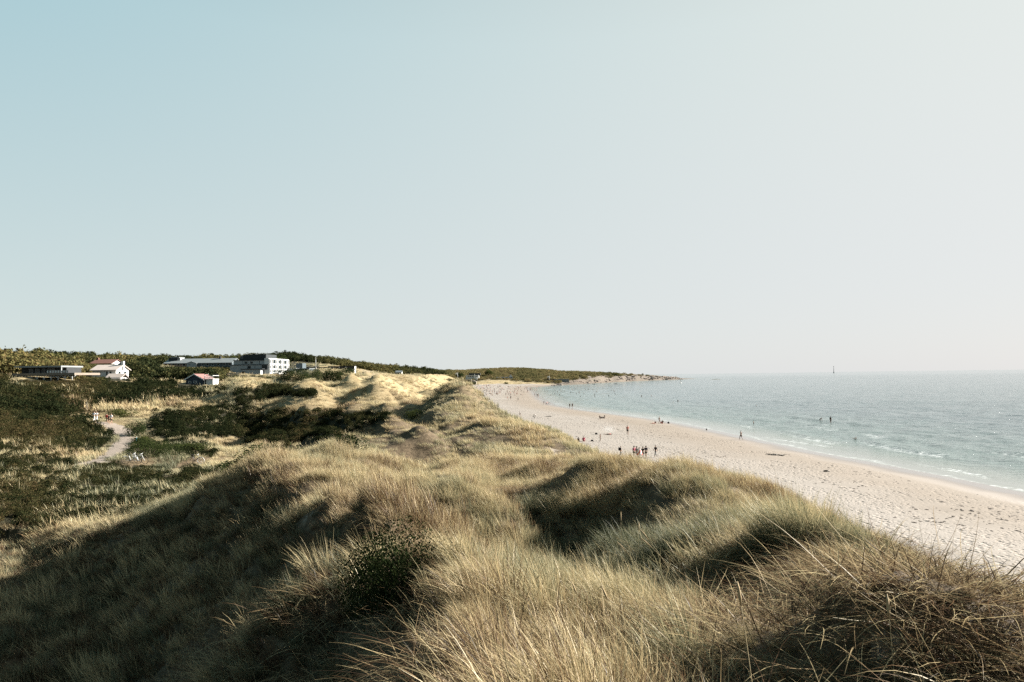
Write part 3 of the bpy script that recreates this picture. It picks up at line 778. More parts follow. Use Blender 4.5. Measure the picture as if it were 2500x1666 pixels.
CLEAR = []
for _u, _v in ((322, 1134), (341, 1135), (477, 1135)):
    _p = ground(_u, _v, 50); CLEAR += [(_p[0], _p[1] - 1.2, 1.3), (_p[0], _p[1], 1.3)]
_p = ground(985, 1480, 5); CLEAR += [(_p[0], _p[1], 0.75), (_p[0] * 0.85, _p[1] * 0.85, 0.7), (_p[0] * 0.72, _p[1] * 0.72, 0.5)]; BUSH_AT = _p
def grass_layer(name, protos, x, y, smin, smax, dens_noise, label, tint_off=0.0, greenband=None, zvar=1.0):
    z = H(x, y)
    r = np.hypot(x, y)
    k = grid_lookup(GK, x, y); sd = grid_lookup(GSD, x, y)
    u, v, sc, sa = classify(x, y, z)
    pdv = np.where(r < 210, grid_lookup(np.minimum(GPD, 50), x, y), 50)
    cl = fbm(x / dens_noise, y / dens_noise, 141, 3)
    rd0 = signed_poly(x, y, [(q[0], q[1]) for q in RIDGE])
    keepm = (k > 0.30) & (sd > 6) & (pdv > 1.0) & (cl > np.where(r < 46, np.where(rd0 > -0.5, 0.27, np.where(r < 22, 0.40, 0.33)), 0.20))
    keepm &= ~(sa & ((r < 60) | (r > 300)) & (rng.random(len(x)) > np.where(u > 1950, 0.22, 0.04)))
    for qx, qy, qr in CLEAR: keepm &= np.hypot(x - qx, (y - qy) * 0.7) > qr
    keepm &= ~(((u > 200) & (u < 330) & (r > 205) & (r < 275)) | ((u > 445) & (u < 525) & (r > 195) & (r < 225)) | ((u > 40) & (u < 200) & (r > 185) & (r < 225)))
    keepm &= ~(sc & (r > 34) & (rng.random(len(x)) > 0.30))
    x, y, z, r, cl, u, v = (a[keepm] for a in (x, y, z, r, cl, u, v))
    n = len(x)
    tn = fbm(x / (0.03 * r + 1.2), y / (0.03 * r + 1.2), 151, 3)
    tn2 = fbm(x / (0.12 * r + 5), y / (0.12 * r + 5), 155, 2)
    tint = 0.55 + (tn - 0.5) * 0.95 + (tn2 - 0.5) * 0.5 + tint_off + rng.normal(0, 0.07, n)
    # living green marram on the near right-hand mound and the sheltered hollows
    green = np.exp(-(((u - 1640) / 330) ** 2 + ((v - 1520) / 230) ** 2)) * 0.5 + np.exp(-(((u - 1450) / 160) ** 2 + ((v - 1330) / 60) ** 2)) * 0.2 + np.exp(-(((u - 800) / 350) ** 2 + ((v - 1110) / 40) ** 2)) * 0.16 + np.exp(-(((u - 250) / 330) ** 2 + ((v - 1190) / 75) ** 2)) * 0.42
    brown = np.exp(-(((u - 2280) / 170) ** 2 + ((v - 1450) / 150) ** 2)) * 0.22 + np.exp(-(((u - 850) / 300) ** 2 + ((v - 1420) / 160) ** 2)) * 0.22
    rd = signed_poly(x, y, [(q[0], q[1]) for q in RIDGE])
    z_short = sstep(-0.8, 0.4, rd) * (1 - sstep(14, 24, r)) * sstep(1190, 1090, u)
    bowl_shade = 0.8 * np.clip(np.exp(-(((u - 1320) / 190) ** 2 + ((v - 1300) / 42) ** 2)) + np.exp(-(((u - 2110) / 110) ** 2 + ((v - 1420) / 70) ** 2)), 0, 1)  # painted shade for the grass in the hollow and the right-hand pit
    slope_shade = np.maximum(bowl_shade, sstep(-0.2, 0.8, rd) * (r < 60) * (1 - sstep(9, 16, rd)))
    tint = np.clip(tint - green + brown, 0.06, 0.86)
    tint = np.where(rng.random(n) < 0.9 * slope_shade, np.where(rng.random(n) < 0.5, 0.93 + 0.06 * rng.random(n), 0.05 + 0.1 * rng.random(n)), tint)  # shade put into the tint
    s = smin + (smax - smin) * rng.random(n) ** 1.2
    s *= 0.65 + 0.8 * np.clip((cl - 0.36) / 0.3, 0, 1)
    s *= np.where((rd0[keepm] > 0) & (r < 46), 0.85, 1.0)
    tall = (rng.random(n) < 0.05) & (slope_shade > 0.3)
    tint = np.where(tall, 0.55, tint); s = np.where(tall, s * 1.7, s)
    s = s * (1 - (0.3 + 0.35 * (1 - sstep(4, 9, r))) * z_short)
    s = s * (1 - 0.42 * sstep(1950, 2150, u) * (v > 1230))
    pit = np.exp(-(((u - 2080) / 210) ** 2 + ((v - 1480) / 100) ** 2)) * (r < 14)
    s = s * (1 - 0.55 * np.exp(-(((u - 1820) / 150) ** 2 + ((v - 1540) / 110) ** 2)) * (r < 9))
    s = s * np.where((u > 1690) & (r < 7.5), 0.55, 1.0) * np.where(r < 5.0, 0.68, 1.0)
    for (pp, pr_, dp_) in PITS: s = np.where(np.hypot(x - pp[0], y - pp[1]) < pr_ * 0.95, s * 0.35 * (rng.random(n) < 0.35), s)
    s = s * (1 - 0.45 * pit) * np.where(rng.random(n) < 0.6 * pit, 0.0, 1.0)
    scl = np.stack([s, s, s * (0.8 + 0.4 * rng.random(n)) * zvar], -1)
    rot = np.stack([rng.normal(0, 0.07, n), rng.normal(0, 0.07, n), rng.normal(0, 0.65, n)], -1)
    pick = rng.integers(0, len(protos), n)
    return scatter(name, protos, np.stack([x, y, z], -1), rot, scl, pick, tint, label, 'grass')

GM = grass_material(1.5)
GM2 = grass_material(1.75, 'bleached_leaf')
def sector(n, r0, r1, mode, a0=-44.5, a1=44.5):
    a = np.radians(a0 + (a1 - a0) * rng.random(n))
    if mode == 'area': r = np.sqrt(r0 * r0 + (r1 * r1 - r0 * r0) * rng.random(n))
    elif mode == 'log': r = r0 * (r1 / r0) ** rng.random(n)
    else: r = r0 + (r1 - r0) * rng.random(n)
    return r * np.sin(a), r * np.cos(a)
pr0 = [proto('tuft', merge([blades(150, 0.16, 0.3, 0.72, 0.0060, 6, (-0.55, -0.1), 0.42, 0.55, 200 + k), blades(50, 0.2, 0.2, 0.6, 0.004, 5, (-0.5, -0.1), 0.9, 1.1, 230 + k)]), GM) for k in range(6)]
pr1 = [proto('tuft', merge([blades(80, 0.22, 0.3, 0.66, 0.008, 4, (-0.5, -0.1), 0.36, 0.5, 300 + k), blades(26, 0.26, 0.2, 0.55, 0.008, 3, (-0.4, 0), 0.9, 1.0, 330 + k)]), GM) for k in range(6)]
pr2 = [proto('tuft', blades(70, 0.5, 0.25, 0.6, 0.018, 3, (-0.45, -0.1), 0.45, 0.55, 400 + k), GM2) for k in range(5)]
pr3 = [proto('tuft', blades(70, 1.0, 0.3, 0.8, 0.05, 2, (-0.4, -0.1), 0.5, 0.5, 500 + k), GM2) for k in range(4)]
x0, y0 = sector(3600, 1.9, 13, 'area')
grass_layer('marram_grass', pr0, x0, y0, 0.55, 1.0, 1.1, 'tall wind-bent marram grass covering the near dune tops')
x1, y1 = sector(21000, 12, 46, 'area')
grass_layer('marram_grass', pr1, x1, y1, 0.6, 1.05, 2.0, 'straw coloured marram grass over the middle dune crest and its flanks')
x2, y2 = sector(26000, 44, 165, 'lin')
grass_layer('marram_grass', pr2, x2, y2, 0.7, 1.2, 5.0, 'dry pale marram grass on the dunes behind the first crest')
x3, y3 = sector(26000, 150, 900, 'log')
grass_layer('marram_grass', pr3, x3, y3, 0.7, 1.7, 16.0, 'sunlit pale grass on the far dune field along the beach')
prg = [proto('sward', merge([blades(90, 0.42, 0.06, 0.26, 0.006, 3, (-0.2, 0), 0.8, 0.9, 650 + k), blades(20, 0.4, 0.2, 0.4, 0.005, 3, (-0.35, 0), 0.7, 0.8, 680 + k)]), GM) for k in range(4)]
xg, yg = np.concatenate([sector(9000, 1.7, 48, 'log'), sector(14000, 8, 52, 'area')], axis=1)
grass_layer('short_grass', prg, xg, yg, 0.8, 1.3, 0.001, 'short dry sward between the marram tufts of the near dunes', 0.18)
# fallen dead leaves matted on the sand between the tufts
prd = [proto('litter', blades(60, 0.35, 0.2, 0.6, 0.006, 5, (-0.2, 0), 1.2, 1.0, 600 + k, flat=0.75, curl=0.22), GM) for k in range(4)]
x4, y4 = np.concatenate([sector(2300, 1.9, 16, 'area'), sector(900, 2.5, 10, 'area', 14, 43)], axis=1)
z4 = H(x4, y4); k4 = grid_lookup(GK, x4, y4)
m = (k4 > 0.3) & ~(classify(x4, y4, z4)[3] & (rng.random(len(x4)) > 0.22))
x4, y4, z4 = x4[m], y4[m], z4[m]; n4 = len(x4)
scatter('dead_grass', prd, np.stack([x4, y4, z4 + 0.03], -1), np.stack([rng.normal(0, .1, n4), rng.normal(0, .1, n4), rng.random(n4) * 6.28], -1),
        (0.6 + 0.7 * rng.random((n4, 1))) * np.ones((1, 3)), rng.integers(0, 4, n4), np.clip(rng.normal(0.84, 0.10, n4), 0, 1),
        'brown dead grass and roots matted on the sand of the near dune', 'grass')

SCRUB_STOPS = [(0.0, (0.008, 0.012, 0.006)), (0.35, (0.018, 0.023, 0.010)), (0.6, (0.038, 0.038, 0.016)), (0.8, (0.068, 0.055, 0.024)), (1.0, (0.10, 0.068, 0.036))]
WOOD_STOPS = [(0.0, (0.012, 0.018, 0.009)), (0.3, (0.030, 0.036, 0.016)), (0.5, (0.080, 0.078, 0.032)), (0.75, (0.135, 0.118, 0.046)), (1.0, (0.14, 0.090, 0.044))]
SCM = leaf_material('scrub_leaf', SCRUB_STOPS); WDM = leaf_material('wood_leaf', WOOD_STOPS)
HOUSES = [(40, 192, 172/0.83, 921), (222, 283, 250, 917), (279, 312, 250, 924), (221, 273, 352, 884.5), (400, 566, 418, 893), (561, 655, 366, 914), (655, 700, 366, 917), (692, 760, 391, 909.5), (744, 866, 404, 905), (452, 520, 215, 936), (966, 981, 568, 911)]
def shrub_layer(name, x, y, cond, protos, smin, smax, label, cat, tb=0.0, tn_s=0.06):
    z = H(x, y); r = np.hypot(x, y)
    k = grid_lookup(GK, x, y); sd = grid_lookup(GSD, x, y)
    u, v, sc, sa = classify(x, y, z)
    pdv = np.where(r < 210, grid_lookup(np.minimum(GPD, 50), x, y), 50)
    m = cond(x, y, r, u, v, sc) & (k > 0.5) & (sd > 8) & (pdv > 1.4)
    x, y, z, r = x[m], y[m], z[m], r[m]; n = len(x)
    tint = np.clip(0.5 + (fbm(x / (tn_s * r + 2), y / (tn_s * r + 2), 161, 3) - 0.5) * 1.9 + rng.normal(0, 0.2, n) + tb, 0, 1)
    s = (smin + (smax - smin) * rng.random(n) ** 2.0) * (0.7 + 0.6 * fbm(x / 12, y / 12, 171, 2))
    uu, vv, zc = proj(x, y, z)
    for (ua, ub, rh, vlim) in HOUSES:
        mg = 6 + s * 1.15 * FPX / zc
        hit = (uu > ua - mg) & (uu < ub + mg) & (r < rh + 4)
        room = (vv - vlim) * zc / FPX / 2.1
        s = np.where(hit, np.minimum(s, np.maximum(room, 0.0)), s)
        inside = (uu > ua - mg) & (uu < ub + mg) & (r >= rh - 3) & (r < rh + 14)
        s = np.where(inside, 0.0, s)
    s = np.where((uu > 190) & (uu < 400) & (r < 78), np.minimum(s, 0.5), s)
    s = np.where(r < 130, np.minimum(s, 0.55 + 0.55 * sstep(70, 125, r)), s)
    okk = s > 0.25
    x, y, z, s, tint = x[okk], y[okk], z[okk], s[okk], tint[okk]; n = len(x)
    scl = np.stack([s, s, s * (0.75 + 0.5 * rng.random(n))], -1)
    rot = np.stack([np.zeros(n), np.zeros(n), rng.random(n) * 6.28], -1)
    return scatter(name, protos, np.stack([x, y, z - 0.05], -1), rot, scl, rng.integers(0, len(protos), n), tint, label, cat)
prs = [proto('scrub', bush_mesh(420, 0.85, 0.8, 0.07, 700 + k, 6), SCM) for k in range(5)]
prw = [proto('wood', bush_mesh(340, 1.0, 1.15, 0.13, 800 + k, 7), WDM) for k in range(5)]
xs, ys = sector(42000, 36, 260, 'lin', -45, 3)
shrub_layer('scrub', xs, ys, lambda x, y, r, u, v, sc: sc & (r > 36) & (r < 260), prs, 0.4, 2.1, 'dark low heath and rose scrub filling the hollows of the dunes', 'scrub')
xw, yw = sector(31000, 215, 1000, 'log', -45, -3.5)
shrub_layer('woodland', xw, yw, lambda x, y, r, u, v, sc: (((r > 225) & (u < 700) & (v < 931)) | ((r > 540) & (u < 1000)) | ((r > 640) & (u < 1128) & (v < 915))) & ~((u > 560) & (u < 870) & (r < 400) & (r > 300)), prw, 0.9, 3.8,
            'dense green and ochre woodland covering the hill behind the houses', 'trees')
HEADM = leaf_material('headland_leaf', [(0.0, (0.030, 0.038, 0.018)), (0.3, (0.070, 0.075, 0.034)), (0.55, (0.16, 0.145, 0.065)), (0.8, (0.24, 0.195, 0.09)), (1.0, (0.22, 0.14, 0.08))])
prh = [proto('headbush', bush_mesh(340, 1.0, 1.0, 0.13, 850 + k, 7), HEADM) for k in range(4)]
xh, yh = sector(13000, 850, 1420, 'lin', -8, 13)
shrub_layer('headland_scrub', xh, yh, lambda x, y, r, u, v, sc: (y > 880) & (rng.random(len(x)) < np.where(u > 1520, 0.22, 1.0)), prh, 0.8, 3.2, 'olive green bushes covering the low headland across the bay', 'scrub', 0.06)

#OBJECTS
# ------------------------------------------------------------------ shape helpers
def boxm(name, bx, mat, parent=None, **kw):
    """several boxes (x0, x1, y0, y1, z0, z1) as one mesh object"""
    vs, fs = [], []
    for x0, x1, y0, y1, z0, z1 in bx:
        k = len(vs)
        vs += [(x0, y0, z0), (x1, y0, z0), (x1, y1, z0), (x0, y1, z0), (x0, y0, z1), (x1, y0, z1), (x1, y1, z1), (x0, y1, z1)]
        fs += [tuple(k + i for i in f) for f in ((3, 2, 1, 0), (4, 5, 6, 7), (0, 1, 5, 4), (1, 2, 6, 5), (2, 3, 7, 6), (3, 0, 4, 7))]
    return link(name, new_mesh(name, vs, fs, [mat]), parent, **kw)
def prism(name, prof, y0, y1, mat, parent=None, axis='y', **kw):
    """a profile in (x, z) carried from y0 to y1 (or, axis x, a profile in (y, z) carried along x)"""
    n = len(prof)
    if axis == 'y': vs = [(p[0], y0, p[1]) for p in prof] + [(p[0], y1, p[1]) for p in prof]
    else: vs = [(y0, p[0], p[1]) for p in prof] + [(y1, p[0], p[1]) for p in prof]
    fs = [tuple(range(n)), tuple(range(2 * n - 1, n - 1, -1))] + [(i, i + n, (i + 1) % n + n, (i + 1) % n) for i in range(n)]
    me = new_mesh(name, vs, fs, [mat])
    bm = bmesh.new(); bm.from_mesh(me); bmesh.ops.recalc_face_normals(bm, faces=bm.faces); bm.to_mesh(me); bm.free()
    return link(name, me, parent, **kw)
def tube_geo(pts, rad, n=6, closed=False):
    pts = np.asarray(pts, float); m = len(pts)
    rad = np.broadcast_to(np.asarray(rad, float), (m,))
    tan = (np.roll(pts, -1, 0) - np.roll(pts, 1, 0)) if closed else np.gradient(pts, axis=0)
    tan /= np.linalg.norm(tan, axis=1)[:, None] + 1e-12
    up = np.array([0.13, 0.31, 0.94])
    vs, fs = [], []
    for i in range(m):
        a = np.cross(tan[i], up); a /= np.linalg.norm(a) + 1e-9; b = np.cross(tan[i], a)
        for k in range(n):
            t = 2 * math.pi * k / n
            vs.append(tuple(pts[i] + rad[i] * (a * math.cos(t) + b * math.sin(t))))
    for i in range(m if closed else m - 1):
        for k in range(n):
            j = (i + 1) % m
            fs.append((i * n + k, i * n + (k + 1) % n, j * n + (k + 1) % n, j * n + k))
    if not closed: fs += [tuple(range(n - 1, -1, -1)), tuple(range((m - 1) * n, m * n))]
    return vs, fs
def tubes(name, lines, mat, parent=None, n=6, smooth=True, **kw):
    vs, fs = [], []
    for ln in lines:
        pts, rad = ln[0], ln[1]; cl = len(ln) > 2 and ln[2]
        v, f = tube_geo(pts, rad, n, cl); k = len(vs)
        vs += v; fs += [tuple(i + k for i in q) for q in f]
    return link(name, new_mesh(name, vs, fs, [mat], smooth), parent, **kw)
def ring_pts(c, r, n=20, plane='xz'):
    o = []
    for k in range(n):
        t = 2 * math.pi * k / n
        o.append((c[0] + r * math.cos(t), c[1], c[2] + r * math.sin(t)) if plane == 'xz' else (c[0] + r * math.cos(t), c[1] + r * math.sin(t), c[2]))
    return o
def thing(name, loc, label, cat, rotz=0.0, group=None, scale=None):
    o = bpy.data.objects.new(name, None); COL.objects.link(o)
    o.location = tuple(map(float, loc)); o.rotation_euler = (0, 0, rotz); o.empty_display_size = 0.3
    o['label'] = label; o['category'] = cat
    if group: o['group'] = group
    if scale: o.scale = (scale,) * 3
    return o
def copy_tree(o, parent=None):
    c = o.copy(); COL.objects.link(c)
    if parent is not None: c.parent = parent
    for ch in list(o.children): copy_tree(ch, c)
    return c
def gz(x, y): return float(H(x, y))

# ------------------------------------------------------------------ paints
WHITE = paint('white_painted_wood', (0.62, 0.62, 0.60), 0.6, 0.3, 0.06, 0.6)
GREYWALL = paint('pale_grey_render', (0.33, 0.345, 0.345), 0.8, 0.2, 0.08, 0.4)
BLACKROOF = paint('black_roofing', (0.016, 0.022, 0.024), 0.7, 0.3, 0.3, 0.5)
GREYROOF = paint('grey_roof_sheet', (0.19, 0.205, 0.205), 0.55, 0.3, 0.1, 0.5)
PALEROOF = paint('pale_pink_roof_sheet', (0.50, 0.42, 0.37), 0.6, 0.3, 0.08, 0.6)
REDROOF = paint('red_roof_tile', (0.26, 0.115, 0.10), 0.7, 0.3, 0.15, 1.5)
BROWNROOF = paint('brown_roof_tile', (0.16, 0.075, 0.055), 0.8, 0.2, 0.2, 1.5)
NAVY = paint('dark_blue_boards', (0.020, 0.032, 0.05), 0.6, 0.3, 0.15, 2)
DARKWOOD = paint('dark_stained_wood', (0.018, 0.020, 0.022), 0.7, 0.3, 0.25, 2)
SALMON = paint('salmon_brick', (0.27, 0.18, 0.135), 0.85, 0.2, 0.15, 1)
SLATE = paint('slate_blue_cladding', (0.055, 0.075, 0.085), 0.7, 0.3, 0.15, 1)
CONCRETE = paint('weathered_concrete', (0.30, 0.27, 0.23), 0.9, 0.2, 0.25, 0.7)
BUNKER = paint('dark_brown_boards', (0.055, 0.042, 0.032), 0.85, 0.2, 0.25, 1)
METAL = paint('white_metal', (0.60, 0.60, 0.58), 0.4, 0.5, 0.05, 4)
DARKMETAL = paint('dark_metal', (0.03, 0.03, 0.032), 0.4, 0.5, 0.2, 4)
RUBBER = paint('black_rubber', (0.012, 0.012, 0.012), 0.8, 0.2, 0.2, 6)
TIMBER = paint('grey_timber', (0.20, 0.165, 0.13), 0.85, 0.2, 0.2, 3)
_g = NT('window_glass'); _g.principled((0.010, 0.016, 0.018), 0.12, 0.25); GLASS = _g.m

def window(parent, x0, x1, z0, z1, plane, face='front', frame=WHITE, f=0.10):
    """a window frame standing 6 cm proud of its wall with a recessed pane; face front looks along -y, side along +x"""
    if face == 'front':
        fr = boxm('window', [(x0, x0 + f, plane - .06, plane + .02, z0, z1), (x1 - f, x1, plane - .06, plane + .02, z0, z1),
                  (x0 + f, x1 - f, plane - .06, plane + .02, z0, z0 + f), (x0 + f, x1 - f, plane - .06, plane + .02, z1 - f, z1)], frame, parent)
        boxm('pane', [(x0 + f, x1 - f, plane - .025, plane + .015, z0 + f, z1 - f)], GLASS, fr)
    else:
        fr = boxm('window', [(plane - .02, plane + .06, x0, x0 + f, z0, z1), (plane - .02, plane + .06, x1 - f, x1, z0, z1),
                  (plane - .02, plane + .06, x0 + f, x1 - f, z0, z0 + f), (plane - .02, plane + .06, x0 + f, x1 - f, z1 - f, z1)], frame, parent)
        boxm('pane', [(plane - .015, plane + .025, x0 + f, x1 - f, z0 + f, z1 - f)], GLASS, fr)
    return fr
def gable_roof(name, x0, x1, y0, y1, ze, zr, mat, parent, axis, over=0.4, th=0.22, ext=0.4):
    """two roof slabs meeting at a ridge that runs along the given axis"""
    if axis == 'x':
        c = (y0 + y1) / 2; s = (zr - ze) / (c - y0)
        prof = [(y0 - over, ze - over * s), (c, zr), (y1 + over, ze - over * s), (y1 + over, ze - over * s + th), (c, zr + th), (y0 - over, ze - over * s + th)]
        return prism(name, prof, x0 - ext, x1 + ext, mat, parent, 'x')
    c = (x0 + x1) / 2; s = (zr - ze) / (c - x0)
    prof = [(x0 - over, ze - over * s), (c, zr), (x1 + over, ze - over * s), (x1 + over, ze - over * s + th), (c, zr + th), (x0 - over, ze - over * s + th)]
    return prism(name, prof, y0 - ext, y1 + ext, mat, parent, 'y')
def gable_walls(name, x0, x1, y0, y1, z0, ze, zr, mat, parent, axis):
    if axis == 'x':
        return prism(name, [(y0, z0), (y1, z0), (y1, ze), ((y0 + y1) / 2, zr - .01), (y0, ze)], x0, x1, mat, parent, 'x')
    return prism(name, [(x0, z0), (x1, z0), (x1, ze), ((x0 + x1) / 2, zr - .01), (x0, ze)], y0, y1, mat, parent, 'y')
class Site:
    """a building site: photo pixels measured on its front plane at depth y become metres"""
    def __init__(s, u, y):
        s.y = y; s.ux = u
        p = ray(u, 925); r = y / p[1]; s.r = r; s.ox = p[0] * r; s.oz = None
        s.base = gz(s.ox, y)
    def X(s, u):
        p = ray(u, 905); return p[0] / p[1] * s.y - s.ox
    def Z(s, v, u=None):
        p = ray(u if u is not None else s.ux, v); return CAMZ + p[2] / p[1] * s.y - s.base

# ------------------------------------------------------------------ white house with pale roof
def white_house():
    S = Site(254, 216.0)
    t = thing('house', (S.ox, S.y, S.base), 'white wooden house with pale pink roof and tall white chimney', 'house')
    x0, x1 = S.X(225), S.X(283); y1 = 7.2
    ze, zr = S.Z(903.5), S.Z(892)
    gable_walls('wall', x0, x1, 0, y1, -2.5, ze, zr, WHITE, t, 'x')
    rf = gable_roof('roof', x0, x1, 0, y1, ze, zr, PALEROOF, t, 'x', 0.55, 0.2, 0.55)
    cx = S.X(284); boxm('chimney', [(cx - .45, cx + .35, y1 / 2 - .4, y1 / 2 + .4, zr - 1.5, zr + 1.3)], WHITE, rf)
    for a, b, c, d in ((237, 240.5, 908, 917), (243, 246.5, 908, 917), (258.5, 264, 907, 917), (267, 273.5, 907, 917)):
        window(t, S.X(a), S.X(b), S.Z(d), S.Z(c), 0, 'front')
    boxm('corner_board', [(x1 - .22, x1 + .03, -.03, .2, -2.4, ze - .1)], WHITE, t)
    for a in (1.2, 4.3): window(t, a, a + 1.5, ze - 1.9, ze - .4, x1, 'side')
    ax0, ax1 = S.X(279), S.X(313)
    z2 = S.Z(914); z3 = S.Z(925)
    an = boxm('annex', [(ax0, ax1, -4.4, -.03, -2.5, z3 + .3)], WHITE, t)
    gable_roof('annex_roof', ax0, ax1, -4.4, -.03, z3, z2, PALEROOF, an, 'x', 0.3, 0.15, 0.4)
white_house()

def blue_house():
    S = Site(475, 190.0)
    t = thing('house', (S.ox, S.y, S.base), 'small dark blue house with red roof and white balcony at the edge of the dunes', 'house')
    x0, x1 = S.X(454), S.X(496); ze, zr = S.Z(926.5), S.Z(914.5)
    gable_walls('wall', x0, x1, 0, 7, -2, ze, zr, NAVY, t, 'y')
    gable_roof('roof', x0, x1, 0, 7, ze, zr, REDROOF, t, 'y', 0.35, 0.16, 0.4)
    s = (zr - ze) / ((x1 - x0) / 2); c = (x0 + x1) / 2
    for sg, a in ((-1, x0 - .4), (1, x1 + .4)):
        prism('bargeboard', [(a, ze - .4 * s - .12), (c, zr - .1), (c, zr + .2), (a, ze - .4 * s + .2)], -.47, -.42, WHITE, t, 'y')
    for a, b in ((460, 467), (473, 481)): window(t, S.X(a), S.X(b), S.Z(936), S.Z(930.5), 0)
    bx0, bx1 = S.X(497.5), S.X(518); zb = S.Z(926); zt = S.Z(917.5)
    b = boxm('balcony', [(bx0, bx1, .5, 4.5, zb - .15, zb)], WHITE, t)
    boxm('lower_wall', [(bx0 + .3, bx1 - .1, .8, 4.3, -1.5, zb - .155)], WHITE, b)
    n = 7
    boxm('railing', [(bx0, bx1, .5, .58, zt - .1, zt), (bx1 - .08, bx1, .58, 4.5, zt - .1, zt), (bx0, bx1, .5, .56, zb + .3, zb + .38)]
         + [(bx0 + (bx1 - bx0 - .14) * k / n, bx0 + (bx1 - bx0 - .14) * k / n + .14, .51, .57, zb + .002, zt - .102) for k in range(n + 1)], WHITE, b)
    boxm('post', [(bx0, bx0 + .15, .35, .495, -1.5, S.Z(915))], WHITE, b); boxm('roof_rail', [(bx0, S.X(507), .35, .5, S.Z(915) + .002, S.Z(915) + .16)], WHITE, b)
    boxm('dark_panel', [(S.X(505), S.X(517), 4.3, 4.5, zb + .4, S.Z(914.5))], DARKWOOD, b)
blue_house()

def deck_house():
    S = Site(120, 172.0)
    t = thing('pavilion', (S.ox, S.y, S.base), 'flat roofed pavilion with glass front and white balustrade raised on stilts', 'house')
    xl = S.X(40)
    boxm('roof', [(xl, S.X(154), -.8, 8, S.Z(897.3), S.Z(893.5))], GREYROOF, t)
    boxm('wall', [(xl + .3, S.X(152.5), 1.6, 7.5, S.Z(911.4), S.Z(897.3) - .003)], DARKWOOD, t)
    boxm('post', [(S.X(151), S.X(153), -.5, -.25, S.Z(911) + .003, S.Z(897.3) - .003)], GREYWALL, t)
    d = boxm('deck', [(xl, S.X(192), -1.6, 9, S.Z(917), S.Z(911.5))], TIMBER, t)
    for a, b in ((60, 70), (76, 86), (92, 100), (106, 113.5), (115.5, 122.5)): window(t, S.X(a), S.X(b), S.Z(911), S.Z(900), 1.6, 'front', GREYWALL)
    zb, zt = S.Z(911.3), S.Z(905.5)
    x = S.X(124); x2 = S.X(177); n = 8; w = (x2 - x) / n
    for k in range(n):
        xx = x + w * k
        boxm('rail_panel', [(xx + .05, xx + w - .25, -1.5, -1.46, zb + .05, zt)], WHITE, d)
        boxm('rail_post', [(xx + w - .25, xx + w - .1, -1.54, -1.44, zb, zt + .05)], DARKWOOD, d)
    us = list(range(48, 190, 17))
    for a in us:
        xx = S.X(a)
        tubes('stilt', [([(xx, -1.2, -.5), (xx, -1.2, S.Z(917) - .002)], .1), ([(xx, -1.2, 0.1), (xx + .9, -1.2, S.Z(917) - .05)], .06), ([(xx, -1.2, .1), (xx - .9, -1.2, S.Z(917) - .05)], .06)], WHITE, t, 5)
deck_house()

def brown_roof_house():
    S = Site(247, 300.0)
    t = thing('house', (S.ox, S.y, S.base), 'brown tile roofed house half hidden by trees above the white house', 'house')
    x0, x1 = S.X(221), S.X(271); ze, zr = S.Z(888), S.Z(878.5)
    gable_walls('wall', x0, x1, 0, 9, -1, ze, zr, GREYWALL, t, 'x')
    rf = gable_roof('roof', x0, x1, 0, 9, ze, zr, BROWNROOF, t, 'x', .5, .25, .5)
    cx = S.X(221); boxm('chimney', [(cx - .1, cx + .9, 4.1, 4.9, zr - .6, zr + 1.0)], BROWNROOF, rf)
    for a in (228, 240, 252, 263): window(t, S.X(a), S.X(a + 4.5), S.Z(897), S.Z(890.5), 0)
brown_roof_house()

def long_building():
    S = Site(486, 372.0)
    t = thing('long_building', (S.ox, S.y, S.base), 'long low building with a pale grey pitched roof beside the white hotel', 'building')
    x0, x1 = S.X(401), S.X(566); ze, zr = S.Z(886.5), S.Z(876)
    xm = S.X(420)
    gable_walls('wall', xm + .01, x1, 0, 12, -4, ze, zr, SLATE, t, 'x')
    boxm('brick_wall', [(x0, xm, .02, 11.9, -4, ze - .02)], SALMON, t)
    gable_roof('roof', x0, x1, 0, 12, ze, zr, GREYROOF, t, 'x', .6, .25, .4)
    boxm('brick_facing', [(xm + .02, S.X(458), -.06, -.004, -4, ze - .65)], SALMON, t)
    d = boxm('stair_tower', [(S.X(405), S.X(424), 3, 9, ze - 1, S.Z(873))], BLACKROOF, t)
    prism('tower_side', [(S.X(402), ze - .2), (S.X(405) - .003, ze - .2), (S.X(405) - .003, S.Z(875))], 3.2, 8.8, BLACKROOF, d)
    boxm('tower_end', [(S.X(424) + .003, S.X(432), 3.5, 8.5, ze - 1, S.Z(873.5))], GREYWALL, d)
    boxm('tower_cap', [(S.X(410), S.X(431), 2.8, 9.2, S.Z(873) + .003, S.Z(871))], GREYROOF, d)
    xa, xb = S.X(458), S.X(482)
    gd = gable_walls('gable_dormer', xa, xb, -1.2, -.07, -4, S.Z(887), S.Z(883.2), GREYWALL, t, 'y')
    gable_roof('dormer_roof', xa, xb, -1.2, -.6, S.Z(887), S.Z(883.2), GREYROOF, gd, 'y', .3, .15, .2)
    window(t, S.X(462.5), S.X(466), S.Z(892), S.Z(887.5), -1.2)
    for a in (417.5, 421, 432, 446, 492, 503, 516, 529, 544, 557):
        window(t, S.X(a), S.X(a + (2.2 if a < 420 else 6.5)), S.Z(893.3), S.Z(888), -.065 if a < 458 else 0)
    cx = S.X(527); boxm('vent_stack', [(cx - .4, cx + .4, 5, 6, zr - .5, zr + 1.5)], DARKMETAL, t)
long_building()

